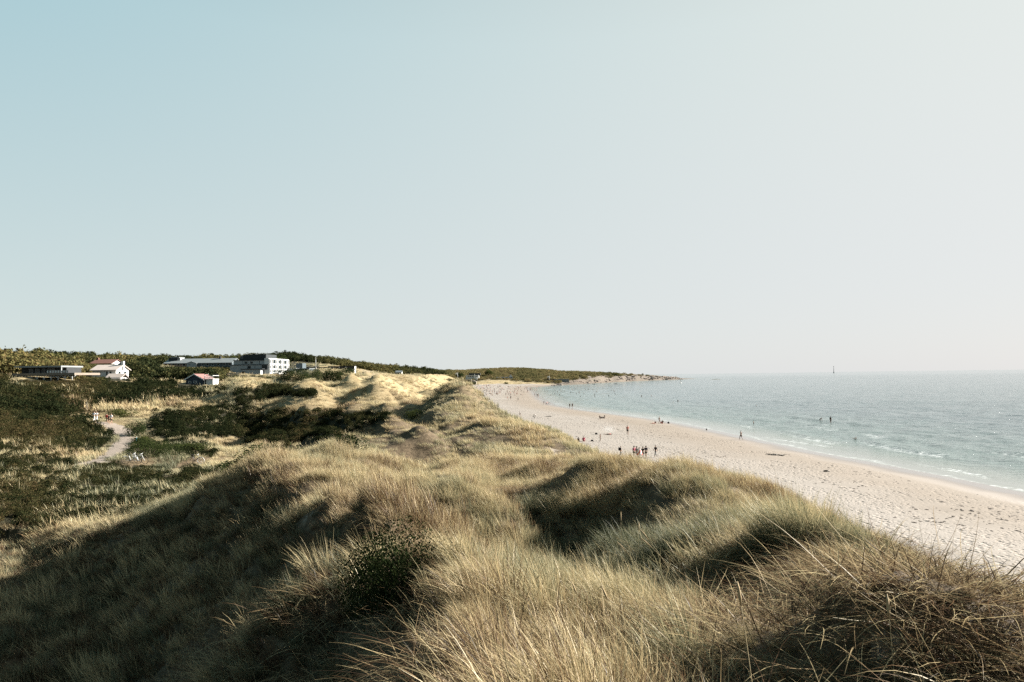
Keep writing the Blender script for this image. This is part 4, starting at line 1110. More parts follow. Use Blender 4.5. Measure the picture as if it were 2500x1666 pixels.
def hotel():
    S = Site(610, 345.0)
    t = thing('hotel', (S.ox, S.y, S.base), 'white hotel of several storeys with a black top floor and a white framed side facade', 'hotel')
    X, Z = S.X, S.Z
    def blk(nm, u0, u1, y0, y1, v1, v0, m, zlow=None, par=t): return boxm(nm, [(X(u0), X(u1), y0, y1, Z(v0) if zlow is None else zlow, Z(v1))], m, par)
    blk('lower_storey', 562, 645, 0, 20, 891.5, 0, GREYWALL, -3)
    blk('cornice', 561, 655, -.35, 20.2, 890.2, 891.4, BLACKROOF)
    blk('upper_storey', 569, 645, .6, 19.5, 880.6, 890.1, GREYWALL)
    blk('cornice', 568, 655.5, .3, 19.8, 879.2, 880.5, BLACKROOF)
    x0, x1 = X(580), X(645); z0, z1 = Z(879.1), Z(865.3)
    prism('top_storey', [(x0, z0), (x1, z0), (x1, z1), (X(596), z1), (X(583), z1 - .7), (x0, z1 - 1.2)], 2.5, 18, BLACKROOF, t)
    for a in (604, 622): boxm('drainpipe', [(X(a), X(a) + .18, -.09, -.01, -2, Z(891.6))], DARKMETAL, t)
    for a in (591, 632): boxm('drainpipe', [(X(a), X(a) + .18, .5, .59, Z(890.1), Z(880.6))], DARKMETAL, t)
    for a, b, c, d, y in ((596, 602.5, 883, 888.2, .6), (610, 616, 883, 888.2, .6), (605, 612, 894, 900, 0), (582, 588, 869, 875, 2.5)): window(t, X(a), X(b), Z(d), Z(c), y, 'front', DARKMETAL if y < 2 else GREYWALL)
    an = blk('annex', 597, 643, -4, -.1, 902.6, 0, GREYWALL, -3)
    blk('annex_roof', 595, 648, -4.4, -.1, 901, 902.5, BLACKROOF, None, an)
    window(t, X(598), X(606), Z(913), Z(907.5), -4, 'front', DARKMETAL)
    # glazed corner bays between the front and the side wing
    for a, b, c, d, y in ((646, 655, 879.9, 890.1, .5), (640, 653, 892, 903, -.2)):
        gl = boxm('corner_bay', [(X(a), X(b), y - .15, y + 3, Z(d), Z(c))], DARKMETAL, t)
        n = 4
        for k in range(n):
            w = (X(b) - X(a)) / n
            boxm('pane', [(X(a) + w * k + .08, X(a) + w * (k + 1) - .08, y - .19, y - .151, Z(d) + .15, Z(c) - .15)], GLASS, gl)
    # side wing: white cubes of windows facing the sea
    xw = X(656); zt = Z(875.5); zb = -3.0; L = 31.0
    w = boxm('side_wing', [(X(645) + .003, xw, .1, L, zb, zt)], WHITE, t)
    lev = [(Z(889.5), Z(877.5)), (Z(902), Z(891.5)), (Z(912), Z(903.5))]
    for z_0, z_1 in lev:
        for k in range(7):
            y = 1.2 + k * 4.2
            window(t, y, y + (3.3 if k % 2 else 2.4), z_0 + .2, z_1 - .1, xw, 'side', WHITE, .14)
        boxm('balcony_slab', [(xw + .003, xw + .5, .3, L - .2, z_0 - .25, z_0 - .02)], WHITE, w)
    for k in range(8):
        y = .3 + k * 4.2
        boxm('bay_fin', [(xw + .003, xw + .55, y, y + .3, Z(914), zt - .3)], WHITE, w)
    boxm('terrace', [(xw + 1.31, xw + 4.5, 2, L, zb, Z(911.5))], WHITE, t)
    for u, v0, v1 in ((614, 865, 859), (638.5, 868, 859.5)): tubes('antenna', [([(X(u), 8, Z(v0)), (X(u), 8, Z(v1))], .07)], DARKMETAL, t, 5)
    boxm('roof_plant', [(X(606), X(612), 6, 9, Z(865.2), Z(863.8)), (X(628), X(633), 6, 9, Z(865.2), Z(864.0))], BLACKROOF, t)
hotel()

def low_buildings():
    S = Site(700, 372.0); X, Z = S.X, S.Z
    t = thing('restaurant', (S.ox, S.y, S.base), 'low white building with row of small windows and dark cube above, beside the hotel', 'building')
    boxm('wall', [(X(694), X(722), 0, 10, -2, Z(899.5))], WHITE, t)
    boxm('dark_cube', [(X(707), X(723), 11, 18, -2, Z(886.5))], SLATE, t)
    boxm('dark_side', [(X(691.5), X(694) - .003, .2, 9, -2, Z(898.5))], SLATE, t)
    for k in range(7): window(t, X(703 + k * 2.6), X(704.7 + k * 2.6), Z(908.5), Z(905.5), 0)
    v = boxm('veranda', [(X(722) + .003, X(758), -3, 6, Z(907.8), Z(901.6))], SLATE, t)
    boxm('veranda_roof', [(X(722), X(760), -3.4, 7, Z(901.5), Z(900.2))], GREYROOF, v)
    boxm('terrace_wall', [(X(715), X(758), -4, -3.05, -2, Z(908.2))], WHITE, t)
    for k in range(6):
        a = 724 + k * 5.6
        boxm('pane', [(X(a), X(a + 4.8), -3.05, -3.002, Z(907.3), Z(902.3))], GLASS, v)
    S2 = Site(805, 392.0); X, Z = S2.X, S2.Z
    t = thing('long_building', (S2.ox, S2.y, S2.base), 'long flat black building with a white walled end above the sandy dune', 'building')
    boxm('wall', [(X(745), X(819), .3, 12, -4, Z(897))], SLATE, t)
    boxm('upper_wall', [(X(800), X(865), .31, 3.6, Z(902.3), Z(895.3))], DARKWOOD, t)
    boxm('roof', [(X(744), X(800) - .003, 0, 12.4, Z(896.9), Z(896.0))], BLACKROOF, t)
    boxm('roof', [(X(800), X(866.5), 0, 4.0, Z(895.2), Z(894.4))], BLACKROOF, t)
    boxm('white_wall', [(X(819) + .003, X(865), .1, 3.6, -4, Z(902.4))], GREYWALL, t)
    boxm('end_wall', [(X(865) + .003, X(865.8), 0.2, 3.6, -4, Z(895.4))], WHITE, t)
    for a, b in ((848, 854), (855, 861.5)): window(t, X(a), X(b), Z(908), Z(905), .1, 'front', DARKMETAL)
    for a in (828, 844.5): boxm('roof_vent', [(X(a) - .25, X(a) + .25, .05, .3, Z(899), Z(896.8))], WHITE, t)
    boxm('plinth', [(X(770) - .9, X(770) + .9, -1.5, -.2, Z(904), Z(897.5))], CONCRETE, t)
low_buildings()

# ------------------------------------------------------------------ buildings across the bay
def far_buildings():
    S = Site(973, 560.0); X, Z = S.X, S.Z
    t = thing('hut', (S.ox, S.y, S.base), 'tiny white hut with grey gable roof in front of the far trees', 'hut')
    x0, x1 = X(966), X(980.5)
    gable_walls('wall', x0, x1, 0, 4, -2, Z(909.3), Z(905.6), WHITE, t, 'x'); gable_roof('roof', x0, x1, 0, 4, Z(909.3), Z(905.6), GREYROOF, t, 'x', .3, .2, .3)
    for a in (968.5, 973, 977): window(t, X(a), X(a + 2), Z(912), Z(910), 0, 'front', SLATE)
    S = Site(1154, 890.0); X, Z = S.X, S.Z
    t = thing('beach_cafe', (S.ox, S.y, S.base), 'white beach cafe with dark upper floor on the far shore', 'cafe')
    boxm('wall', [(X(1137), X(1169), 0, 10, -1, Z(917.6))], WHITE, t)
    boxm('roof', [(X(1136), X(1168), -.8, 10.5, Z(917.5), Z(916.3))], WHITE, t)
    boxm('upper_floor', [(X(1144), X(1172), 4, 14, Z(916.2), Z(911.5))], DARKWOOD, t)
    boxm('mast_block', [(X(1157.5), X(1159.5), -1.4, -.81, -1, Z(914.3))], WHITE, t)
    boxm('ramp', [(X(1158), X(1165), -4, -1.42, -3, Z(922))], WHITE, t)
    for k in range(5): window(t, X(1142 + k * 4.6), X(1145.4 + k * 4.6), Z(921), Z(918.3), 0, 'front', WHITE, .15)
    S = Site(1144, 800.0); X, Z = S.X, S.Z
    t = thing('bunker', (S.ox, S.y, S.base), 'dark brown low beach building with sloping end at the foot of the far dune', 'building')
    prism('wall', [(X(1125), -1.5), (X(1149), -1.5), (X(1149), Z(928.6)), (X(1134), Z(928.6))], 0, 8, BUNKER, t)
    boxm('roof', [(X(1133), X(1151), -.6, 8.4, Z(928.5), Z(927.2))], CONCRETE, t)
    prism('stone_bank', [(X(1149) + .01, -1.5), (X(1163), -1.5), (X(1162), Z(932)), (X(1156), Z(928.6)), (X(1149) + .01, Z(928.8))], -.4, 7, CONCRETE, t)
    S = Site(1246, 905.0); X, Z = S.X, S.Z
    t = thing('house', (S.ox, S.y, S.base), 'small white house with a bright red roof on the far shore', 'house')
    x0, x1 = X(1242), X(1251); zr, ze = Z(914), Z(920)
    gable_walls('wall', x0, x1, 0, 8, -2, ze, zr, WHITE, t, 'y')
    rf = gable_roof('roof', x0 - 1.2, x1 + 1.2, 0, 8, ze - .6, zr, REDROOF, t, 'y', .6, .3, .5)
    boxm('chimney', [(X(1245) - .3, X(1245) + .5, 3, 4, zr - .8, zr + .9)], REDROOF, rf)
    window(t, X(1247.2), X(1249.2), Z(924), Z(921), 0, 'front', DARKMETAL)
    S = Site(1226, 890.0); X, Z = S.X, S.Z
    t = thing('shed', (S.ox, S.y, S.base), 'long low dark shed beside the red roofed house', 'shed')
    gable_walls('wall', X(1212), X(1240), 0, 6, -1.5, Z(923.2), Z(921), DARKWOOD, t, 'x'); gable_roof('roof', X(1212), X(1240), 0, 6, Z(923.2), Z(921), BLACKROOF, t, 'x', .4, .2, .3)
    for k in range(3): window(t, X(1216 + 8 * k), X(1219 + 8 * k), Z(926.5), Z(924.3), 0, 'front', DARKMETAL, .15)
    S = Site(1362, 905.0); X, Z = S.X, S.Z
    t = thing('seaside_restaurant', (S.ox, S.y, S.base), 'long dark seaside restaurant with white flecked terrace by the water of the bay', 'restaurant')
    boxm('kitchen', [(X(1336), X(1352), 0, 9, -2, Z(925.4))], DARKWOOD, t)
    boxm('parapet', [(X(1335.5), X(1338), -.2, 9.2, Z(925.3), Z(923.8))], BUNKER, t)
    h = boxm('hall', [(X(1352) + .003, X(1389), 2, 9, -2, Z(927.4))], SLATE, t)
    boxm('roof', [(X(1352), X(1390.5), 1.4, 9.6, Z(927.3), Z(926))], GREYROOF, t)
    for k in range(9):
        a = 1354 + k * 3.8; window(t, X(a), X(a + 3), Z(932), Z(928.4), 2, 'front', WHITE if k > 3 else DARKMETAL, .2)
    boxm('terrace', [(X(1352), X(1390), -2, 1.98, -2, Z(934))], CONCRETE, t)
far_buildings()

# ------------------------------------------------------------------ poles, flags, marks
def pole(u, v0, v1, y, label, flag=False, mat=METAL, r=.12):
    S = Site(u, y); hgt = S.Z(v1); b = min(0.0, S.Z(v0))
    t = thing('flagpole', (S.ox, y, S.base + b), label, 'flagpole')
    hgt -= b
    tubes('pole', [([(0, 0, -.3), (0, 0, hgt * .5), (0, 0, hgt)], [r, r * .8, r * .5])], mat, t, 6)
    tubes('finial', [([(0, 0, hgt + .002), (0, 0, hgt + .18), (0, 0, hgt + .34)], [r * .5, r * 1.3, r * .4])], mat, t, 6)
    if flag:
        vs, fs = [], []
        for k in range(9):
            for j in range(4): vs.append((-.1 - k * .35, math.sin(k * .9) * .25, hgt - .3 - j * .55 - k * .05))
        for k in range(8):
            for j in range(3): a = k * 4 + j; fs.append((a, a + 1, a + 5, a + 4))
        f = link('flag', new_mesh('flag', vs, fs, [WHITE], True), t)
        sm = f.modifiers.new('thickness', 'SOLIDIFY'); sm.thickness = .02
pole(771, 898, 873.5, 380.0, 'tall bare white flagpole in front of the long flat black building')
pole(1117.5, 925, 910, 800.0, 'white flagpole with a pale flag before the dark far trees', True, METAL, .2)
pole(122, 880, 859, 300.0, 'thin grey mast rising above the trees over the pavilion', False, DARKMETAL, .1)
pole(941, 903, 892, 640.0, 'short thin pole on the far dune ridge above the white hut', False, METAL, .14)
pole(1341, 925, 918.5, 903.0, 'flagpole with white flag on the seaside restaurant', True, METAL, .2)

def beacon():
    p = ray(2036, 911.2); r = -CAMZ / p[2]
    t = thing('sea_mark', (p[0] * r, p[1] * r, 0), 'lone tall thin beacon standing on the sea horizon', 'beacon')
    h = 46.0
    tubes('tower', [([(0, 0, -2), (0, 0, 3), (0, 0, 10), (0, 0, h * .6), (0, 0, h)], [4.5, 4.2, 2.6, 1.7, 1.2])], paint('beacon_grey', (.22, .23, .24), .8), t, 10)
    tubes('gallery', [([(0, 0, h + .01), (0, 0, h + 1.2)], [2.3, 2.3])], DARKMETAL, t, 10)
    tubes('lantern', [([(0, 0, h + 1.21), (0, 0, h + 4), (0, 0, h + 5.5)], [1.3, 1.3, .2])], DARKMETAL, t, 8)
beacon()
def skerry():
    p = ray(1748, 927); r = -CAMZ / p[2]
    g = np.random.default_rng(5); vs, fs = [], []
    n, m = 26, 7
    for i in range(n):
        for j in range(m):
            a = i / (n - 1) * 2 - 1; b = j / (m - 1) * 2 - 1
            vs.append((a * 13, b * 5, max(0, (1 - a * a) * (1 - b * b)) * 1.1 * (.4 + g.random()) - .3))
    for i in range(n - 1):
        for j in range(m - 1): k = i * m + j; fs.append((k, k + m, k + m + 1, k + 1))
    link('skerry', new_mesh('skerry', vs, fs, [paint('dark_wet_rock', (.11, .11, .09), .7, .3, .3, .3)], True), None, (p[0] * r, p[1] * r, 0), 0.05, None, 'low dark rock awash in the open sea beyond the headland', 'rock')
skerry()

# ------------------------------------------------------------------ boats
def sail_boat():
    p = ray(1662.5, 935.6); r = -CAMZ / p[2]
    t = thing('sailing_boat', (p[0] * r, p[1] * r, 0), 'white sailing dinghy with tall sail near the tip of the headland', 'boat')
    secs = []
    L, B = 3.6, .75
    vs, fs = [], []
    for i in range(9):
        s = i / 8; w = B * math.sin(math.pi * min(1, .25 + s * .75) ) ** .7 + .02
        for (fx_, z) in ((-1, .42), (-.75, .05), (0, -.12), (.75, .05), (1, .42)): vs.append((s * L - L / 2, fx_ * w, z + .12 * s * s))
    for i in range(8):
        for j in range(4): k = i * 5 + j; fs.append((k, k + 5, k + 6, k + 1))
    for i in range(8): fs.append((i * 5, i * 5 + 4, i * 5 + 9, i * 5 + 5))
    link('hull', new_mesh('hull', vs, fs, [WHITE], True), t)
    tubes('mast', [([(.4, 0, .3), (.35, 0, 6.1)], [.06, .03])], METAL, t, 6)
    tubes('boom', [([(.4, 0, .95), (-1.7, .2, 1.0)], .04)], METAL, t, 5)
    vs, fs = [], []
    for k in range(9):
        h = k / 8; z = 1.05 + h * 4.9; w = 2.0 * (1 - h) ** .8 + .05
        for j in range(5): s = j / 4; vs.append((.36 - s * w, .05 + math.sin(s * math.pi) * .25 * (1 - h * .5) + s * .15, z))
    for k in range(8):
        for j in range(4): a = k * 5 + j; fs.append((a, a + 1, a + 6, a + 5))
    f = link('sail', new_mesh('sail', vs, fs, [paint('sailcloth', (.75, .75, .73), .8, .1, .03)], True), t); f.modifiers.new('thickness', 'SOLIDIFY').thickness = .015
    t.rotation_euler = (0, 0, R(35))
sail_boat()
def rowing_boat(u, v, label):
    p = ray(u, v); r = -CAMZ / p[2]
    t = thing('rowing_boat', (p[0] * r, p[1] * r, 0), label, 'boat')
    L, B = 4.0, .8; vs, fs = [], []
    for i in range(9):
        s = i / 8; w = B * (1 - (2 * s - 1) ** 4) ** .6 + .03
        for (fx_, z) in ((-1, .55), (-.8, .1), (0, -.1), (.8, .1), (1, .55)): vs.append((s * L - L / 2, fx_ * w, z + .18 * (2 * s - 1) ** 2))
    for i in range(8):
        for j in range(4): k = i * 5 + j; fs.append((k, k + 5, k + 6, k + 1))
    h = link('hull', new_mesh('hull', vs, fs, [DARKWOOD], True), t); h.modifiers.new('thickness', 'SOLIDIFY').thickness = .05
    for s in (-.7, .3, 1.0): boxm('thwart', [(s, s + .25, -.62, .62, .38, .42)], TIMBER, t)
rowing_boat(1450, 938.6, 'dark rowing boat moored in the bay, the one nearer the seaside restaurant')
rowing_boat(1503, 937.9, 'dark rowing boat moored in the bay, the one nearer the rocky point')

# ------------------------------------------------------------------ trees and bushes that stand out
BUSHMAT = leaf_material('bush_leaf', [(0, (.014, .020, .009)), (.4, (.028, .040, .015)), (.75, (.055, .066, .022)), (1, (.13, .115, .03))], False)
TREEMAT = leaf_material('tree_leaf', [(0, (.018, .030, .013)), (.5, (.045, .062, .022)), (.8, (.09, .095, .032)), (1, (.16, .14, .045))], False)
BARK = paint('bark', (.075, .055, .04), .9, .1, .3, 6)
bush_me, stem_me = [], []
for k in range(4):
    V_, F_q, t_, b_ = bush_mesh(12000 if k == 0 else 3000, 1.0, 1.0, .020 if k == 0 else .042, 900 + k, 14 if k == 0 else 9)
    me = new_mesh('foliage', V_, F_q, [BUSHMAT]); fattr(me, 'br', b_); bush_me.append(me)
    g = np.random.default_rng(950 + k); vs, fs = [], []
    for j in range(9):
        a = g.random() * 6.28; q = .25 + .5 * g.random()
        v, f = tube_geo([(0, 0, -.1), (math.cos(a) * q * .5, math.sin(a) * q * .5, .3), (math.cos(a) * q, math.sin(a) * q, .62)], [.03, .022, .008], 4)
        o_ = len(vs); vs += v; fs += [tuple(i + o_ for i in qd) for qd in f]
    stem_me.append(new_mesh('stem', vs, fs, [BARK]))
def bush(u, v, rmin, wpx, hpx, label, k, name='bush', mat=None, aspect=1.0):
    p = ground(u, v, rmin)
    r = math.hypot(p[0], p[1]); sc = wpx * r / FPX / 2 / 1.05; sh = hpx * r / FPX / 1.05
    t = thing(name, (p[0], p[1], p[2] - .05), label, 'bush', random.random() * 6)
    t.scale = (sc, sc * aspect, sh)
    f = link('foliage', bush_me[k % 4], t); s = link('stem', stem_me[k % 4], t)
    if mat:
        f.material_slots[0].link = 'OBJECT'; f.material_slots[0].material = mat
    return t
YELLOW = leaf_material('yellowing_leaf', [(0, (.008, .013, .006)), (.45, (.022, .030, .011)), (.72, (.07, .07, .02)), (.9, (.24, .18, .035)), (1, (.30, .17, .05))], False)
bush(985, 1480, 5, 310, 185, 'dark leafy bush with yellowing leaves in the shaded near slope, closest of the bushes', 0, mat=YELLOW)
bush(650, 1168, 40, 190, 70, 'wide dark green bush behind the pale grass crest, right of the lying bicycle', 1)
bush(560, 1172, 40, 110, 45, 'low dark bush at the foot of the pale grass crest, left of the wide bush', 2)
bush(845, 1122, 44, 110, 50, 'round dark bush standing alone in the hollow below the straw coloured dune', 3)
bush(335, 1064, 60, 46, 28, 'small dark bush overhanging the bend of the gravel path', 1)
bush(350, 1084, 60, 34, 18, 'small dark bush beside the turquoise post at the path', 2)
bush(370, 1114, 55, 110, 36, 'broad dark rose bush behind the white bicycles', 0)
bush(300, 1018, 60, 60, 16, 'low rounded bush on the mound behind the walkers in red', 3)
bush(470, 1100, 55, 90, 18, 'flat dark bush in the meadow left of the lying bicycle', 2)
bush(1093, 952, 60, 34, 14, 'small dark bush on the bare dune edge above the crowded beach', 1)
bush(1068, 957, 60, 22, 10, 'tiny brown bush low on the pale dune slope beside the beach', 0)
bush(1020, 1022, 60, 60, 20, 'dark brown bush hugging the slope above the largest shaded dune face', 3)
bush(1150, 940, 60, 26, 7, 'low scrubby bush beside the dark beach building', 2)
bush(1100, 932, 60, 22, 8, 'small round bush on the sand left of the dark beach building', 1)
bush(1237, 938, 200, 14, 5, 'small bush on the sand below the red roofed house', 0)
bush(1502, 918, 300, 20, 7, 'dark rounded bush alone on the crest of the headland', 1)
bush(1470, 917, 300, 12, 5, 'small dark bush on the headland crest left of the rocks', 2)
bush(1530, 919, 300, 14, 4, 'low bush where the headland scrub gives way to rocks', 3)
for k, (u, v) in enumerate(((765, 932), (795, 930), (825, 930), (850, 928), (735, 934), (705, 936))):
    bush(u, v, 200, 46, 26, ['dark bushy shrub below the flagpole', 'tall dark shrub before the middle of the long flat black building', 'dense shrub before the white walled end of the black building', 'shrub at the edge of the sandy dune by the black building', 'ochre tinged shrub in front of the glazed veranda', 'ochre tinged shrub below the hotel terrace corner'][k], k)

tree_me, trunk_me = [], []
for k in range(3):
    V_, F_q, t_, b_ = bush_mesh(1700, 1.0, 1.15, .075, 1000 + k, 11)
    V_ = V_ + np.array([0, 0, .75])
    me = new_mesh('crown', V_, F_q, [TREEMAT]); fattr(me, 'br', b_); tree_me.append(me)
    g = np.random.default_rng(1100 + k); vs, fs = tube_geo([(0, 0, -.2), (.03, 0, .5), (-.02, .03, 1.1), (.02, 0, 1.6)], [.09, .07, .05, .02], 6)
    for j in range(5):
        a = j * 1.3 + g.random(); z = .6 + .15 * j
        v, f = tube_geo([(0, 0, z), (math.cos(a) * .3, math.sin(a) * .3, z + .25), (math.cos(a) * .6, math.sin(a) * .6, z + .4)], [.04, .028, .01], 4)
        o_ = len(vs); vs += v; fs += [tuple(i + o_ for i in qd) for qd in f]
    trunk_me.append(new_mesh('trunk', vs, fs, [BARK]))
def tree(u, vtop, y, hm, label, k, wide=1.0):
    S = Site(u, y); top = S.Z(vtop) + S.base
    base = min(S.base, top - hm * .6)
    h = top - base
    t = thing('tree', (S.ox, y, base), label, 'tree', k * 1.7); s = h / 2.15
    t.scale = (s * wide, s * wide, s)
    link('crown', tree_me[k % 3], t); link('trunk', trunk_me[k % 3], t)
tree(567, 863.5, 420, 6, 'slender tree just left of the black hotel top floor', 0, .6)
tree(667, 862.5, 402, 8, 'bright green tree behind the right end of the hotel roof', 1, 1.1)
tree(682, 866, 420, 8, 'broad green tree right behind the white hotel wing', 2, 1.2)
tree(716, 868, 520, 8, 'yellow green tree on the hill skyline right of the hotel', 0, 1.1)
tree(219, 873.5, 330, 5, 'thin tree at the left end of the brown tiled roof', 1, .45)
tree(262, 872.5, 345, 6, 'flat topped dark tree behind the right end of the brown tiled roof', 2, 1.2)
tree(310, 873, 350, 6, 'dark pine like tree on the ridge right of the brown tiled roof', 0, 1.1)
tree(362, 876, 360, 6, 'dark spreading tree on the ridge left of the long grey roofed building', 1, 1.1)
tree(170, 868.5, 330, 8, 'rounded yellow green tree on the skyline above the pavilion', 2, 1.5)
tree(140, 870, 320, 7, 'dense yellow green tree above the left part of the pavilion roof', 1, 1.4)
tree(1122, 907, 860, 8, 'dark round tree beside the flagpole with the pale flag', 2, 1.0)
tree(1192, 902.5, 940, 8, 'dark rounded tree at the left end of the headland wood', 0, 1.2)
tree(1060, 901.5, 760, 6, 'dark tree rising above the far hedge line left of the cafe', 1, 1.3)

# rocks along the headland shore
rock_me = []
ROCK = paint('shore_rock', (.19, .155, .13), .85, .2, .45, .8)
for k in range(4):
    g = np.random.default_rng(1200 + k); bm = bmesh.new(); bmesh.ops.create_icosphere(bm, subdivisions=2, radius=1.0)
    for v in bm.verts: v.co = v.co * (0.7 + .5 * g.random()) if g.random() < .5 else v.co * .9; v.co.z *= .6
    me = bpy.data.meshes.new('rock'); bm.to_mesh(me); bm.free(); me.materials.append(ROCK); rock_me.append(me)
g = np.random.default_rng(77); ro = None; cnt = 0
shp = np.array(shore[2:])
hs = shp[(shp[:, 1] > 780) & (shp[:, 0] > 20) & (shp[:, 1] < 1500)]
for k in range(190):
    i = g.integers(0, len(hs) - 1); f = g.random(); c = hs[i] * (1 - f) + hs[i + 1] * f
    up = 0 if c[1] < 1150 else g.random() ** 2 * 40
    x, y = c + np.array([-g.normal(0, 2), g.normal(2, 2) + up])
    s = .8 + 1.6 * g.random() ** 2 + (1.8 * g.random() if c[1] > 1150 else 0)
    o = link('rock', rock_me[k % 4], None, (x, y, max(gz(x, y), -.2) + .1 * s), g.random() * 6, None, ('large' if s > 2.2 else 'small' if s < 1.2 else 'middling') + ' grey boulder on the ' + ('shore below the seaside restaurant' if c[1] < 1000 else 'middle stretch of the headland shore' if c[1] < 1180 else 'stony outer end of the headland'), 'rock', 'boulders along the headland shore')
    o.scale = (s * (1 + g.random()), s, s * .8)

# ------------------------------------------------------------------ turquoise post by the path
def post():
    p = ground(333, 1084, 50)
    t = thing('marker_post', p, 'slim turquoise post standing at the right edge of the gravel path', 'post')
    tubes('shaft', [([(0, 0, -.3), (0, 0, .75)], .05)], paint('turquoise_paint', (.04, .22, .24), .6), t, 8)
    tubes('cap', [([(0, 0, .752), (0, 0, .80), (0, 0, .83)], [.06, .06, .02])], METAL, t, 8)
post()

# ------------------------------------------------------------------ bicycles
def bicycle(u, v, rmin, rotz, label, fm, wm, tilt=0.0, spokes=True):
    p = ground(u, v, rmin)
    t = thing('bicycle', (p[0], p[1], p[2] + .06), label, 'bicycle', rotz); t.rotation_euler = (tilt, 0, rotz)
    r = .35; wb = .53
    a, b = (-wb, 0, r), (wb, 0, r)
    bb, st, hd, hl = (-.06, 0, .30), (-.2, 0, .80), (.34, 0, .82), (.38, 0, .68)
    tubes('frame', [([bb, st], .026), ([bb, hl], .028), ([st, hd], .024), ([a, bb], .02), ([a, st], .018), ([hd, hl, b], .022)], fm, t, 6)
    for c in (a, b):
        w = tubes('wheel', [(ring_pts(c, r - .012, 24), .022, True)], RUBBER if c is a else wm, t, 6)
        if spokes and (c is b or fm is not DARKMETAL): tubes('rim', [(ring_pts(c, r - .045, 24), .012, True)] + [([c, (c[0] + (r - .05) * math.cos(q), 0, c[2] + (r - .05) * math.sin(q))], .004) for q in np.arange(0, 6.28, .52)], METAL, w, 4)
    boxm('saddle', [(-.34, -.08, -.06, .06, .90, .95)], RUBBER, t); tubes('seat_post', [([st, (-.22, 0, .90)], .014)], DARKMETAL, t, 5)
    tubes('handlebar', [([(.24, -.28, .96), (.33, -.12, 1.0), (.33, .12, 1.0), (.24, .28, .96)], .014), ([hd, (.33, 0, 1.0)], .016)], METAL, t, 5)
    tubes('crank', [([(-.06, .1, .30), (.08, .1, .2)], .012), ([(-.06, -.1, .30), (-.2, -.1, .4)], .012), (ring_pts((-.06, .05, .30), .09, 12), .008, True)], DARKMETAL, t, 4)
    boxm('mudguard', [(-wb - .12, -wb + .12, -.03, .03, r * 2 + .02, r * 2 + .03)], fm, t)
BW = paint('white_bicycle_paint', (.70, .70, .68), .4, .5, .04)
bicycle(322, 1134, 50, R(8), 'white bicycle at the path end, leaning, the left of the two white ones', BW, RUBBER, R(14), False)
bicycle(341, 1135, 50, R(-6), 'white bicycle at the path end, leaning, the right of the two white ones', BW, RUBBER, R(12), False)
bicycle(477, 1135, 50, R(4), 'dark bicycle with pale wheels standing alone in the meadow grass', DARKMETAL, METAL, R(10))

# ------------------------------------------------------------------ people
def skin(name, V, E, Rd, root=0, sub=1):
    me = bpy.data.meshes.new(name + '_armature')
    me.from_pydata([tuple(map(float, v)) for v in V], E, [])
    o = bpy.data.objects.new('growing', me); COL.objects.link(o)
    o.modifiers.new('skin', 'SKIN').use_smooth_shade = True
    sv = me.skin_vertices[0].data if me.skin_vertices else None
    if sv is None:
        bm = bmesh.new(); bm.from_mesh(me); bm.verts.layers.skin.verify(); bm.to_mesh(me); bm.free(); sv = me.skin_vertices[0].data
    for i, r in enumerate(Rd):
        sv[i].radius = (r, r) if isinstance(r, (int, float)) else r
        sv[i].use_root = (i == root)
    sb = o.modifiers.new('sub', 'SUBSURF'); sb.levels = sub; sb.render_levels = sub
    dg = bpy.context.evaluated_depsgraph_get(); dg.update()
    out = bpy.data.meshes.new_from_object(o.evaluated_get(dg)); out.name = name
    bpy.data.objects.remove(o); bpy.data.meshes.remove(me)
    out.materials.clear()
    return out
STAND = dict(pelvis=(0, 0, .93), chest=(0, .01, 1.28), neck=(0, 0, 1.47), chin=(0, -.015, 1.54), head=(0, -.02, 1.63), crown=(0, 0, 1.70), nose=(0, -.115, 1.60),
  shL=(.18, .01, 1.40), elL=(.23, .03, 1.12), haL=(.24, -.06, .88), fiL=(.24, -.09, .79), hiL=(.09, 0, .88), knL=(.105, -.02, .50), anL=(.11, .02, .09), toL=(.13, -.13, .03),
  shR=(-.18, .01, 1.40), elR=(-.23, .03, 1.12), haR=(-.24, -.06, .88), fiR=(-.24, -.09, .79), hiR=(-.09, 0, .88), knR=(-.105, -.02, .50), anR=(-.11, .02, .09), toR=(-.13, -.13, .03))
def pose(**kw):
    d = dict(STAND); d.update(kw); return d
def shift(d, keys, dx, dy, dz):
    for k in keys: d[k] = (d[k][0] + dx, d[k][1] + dy, d[k][2] + dz)
    return d
POSES = {}
POSES['stand'] = STAND
POSES['walk'] = pose(knL=(.10, -.22, .53), anL=(.10, -.30, .12), toL=(.11, -.46, .08), knR=(-.10, .04, .50), anR=(-.10, .34, .16), toR=(-.11, .26, .04),
   elL=(.24, .16, 1.14), haL=(.22, .12, .90), fiL=(.22, .10, .81), elR=(-.24, -.10, 1.14), haR=(-.21, -.28, .96), fiR=(-.2, -.33, .89))
POSES['armsup'] = pose(elL=(.34, -.05, 1.55), haL=(.22, -.08, 1.80), fiL=(.2, -.1, 1.89), elR=(-.40, -.05, 1.42), haR=(-.58, -.1, 1.60), fiR=(-.64, -.1, 1.66),
   knR=(-.16, -.05, .50), anR=(-.26, .05, .1), toR=(-.3, -.1, .03))
POSES['front'] = pose(elL=(.24, -.06, 1.14), haL=(.08, -.26, 1.16), fiL=(.02, -.3, 1.18), elR=(-.24, -.06, 1.14), haR=(-.08, -.26, 1.10), fiR=(-.0, -.3, 1.10), anR=(-.16, .06, .09), toR=(-.19, -.09, .03))
_s = pose(); _up = ['chest', 'neck', 'chin', 'head', 'crown', 'nose', 'shL', 'shR']
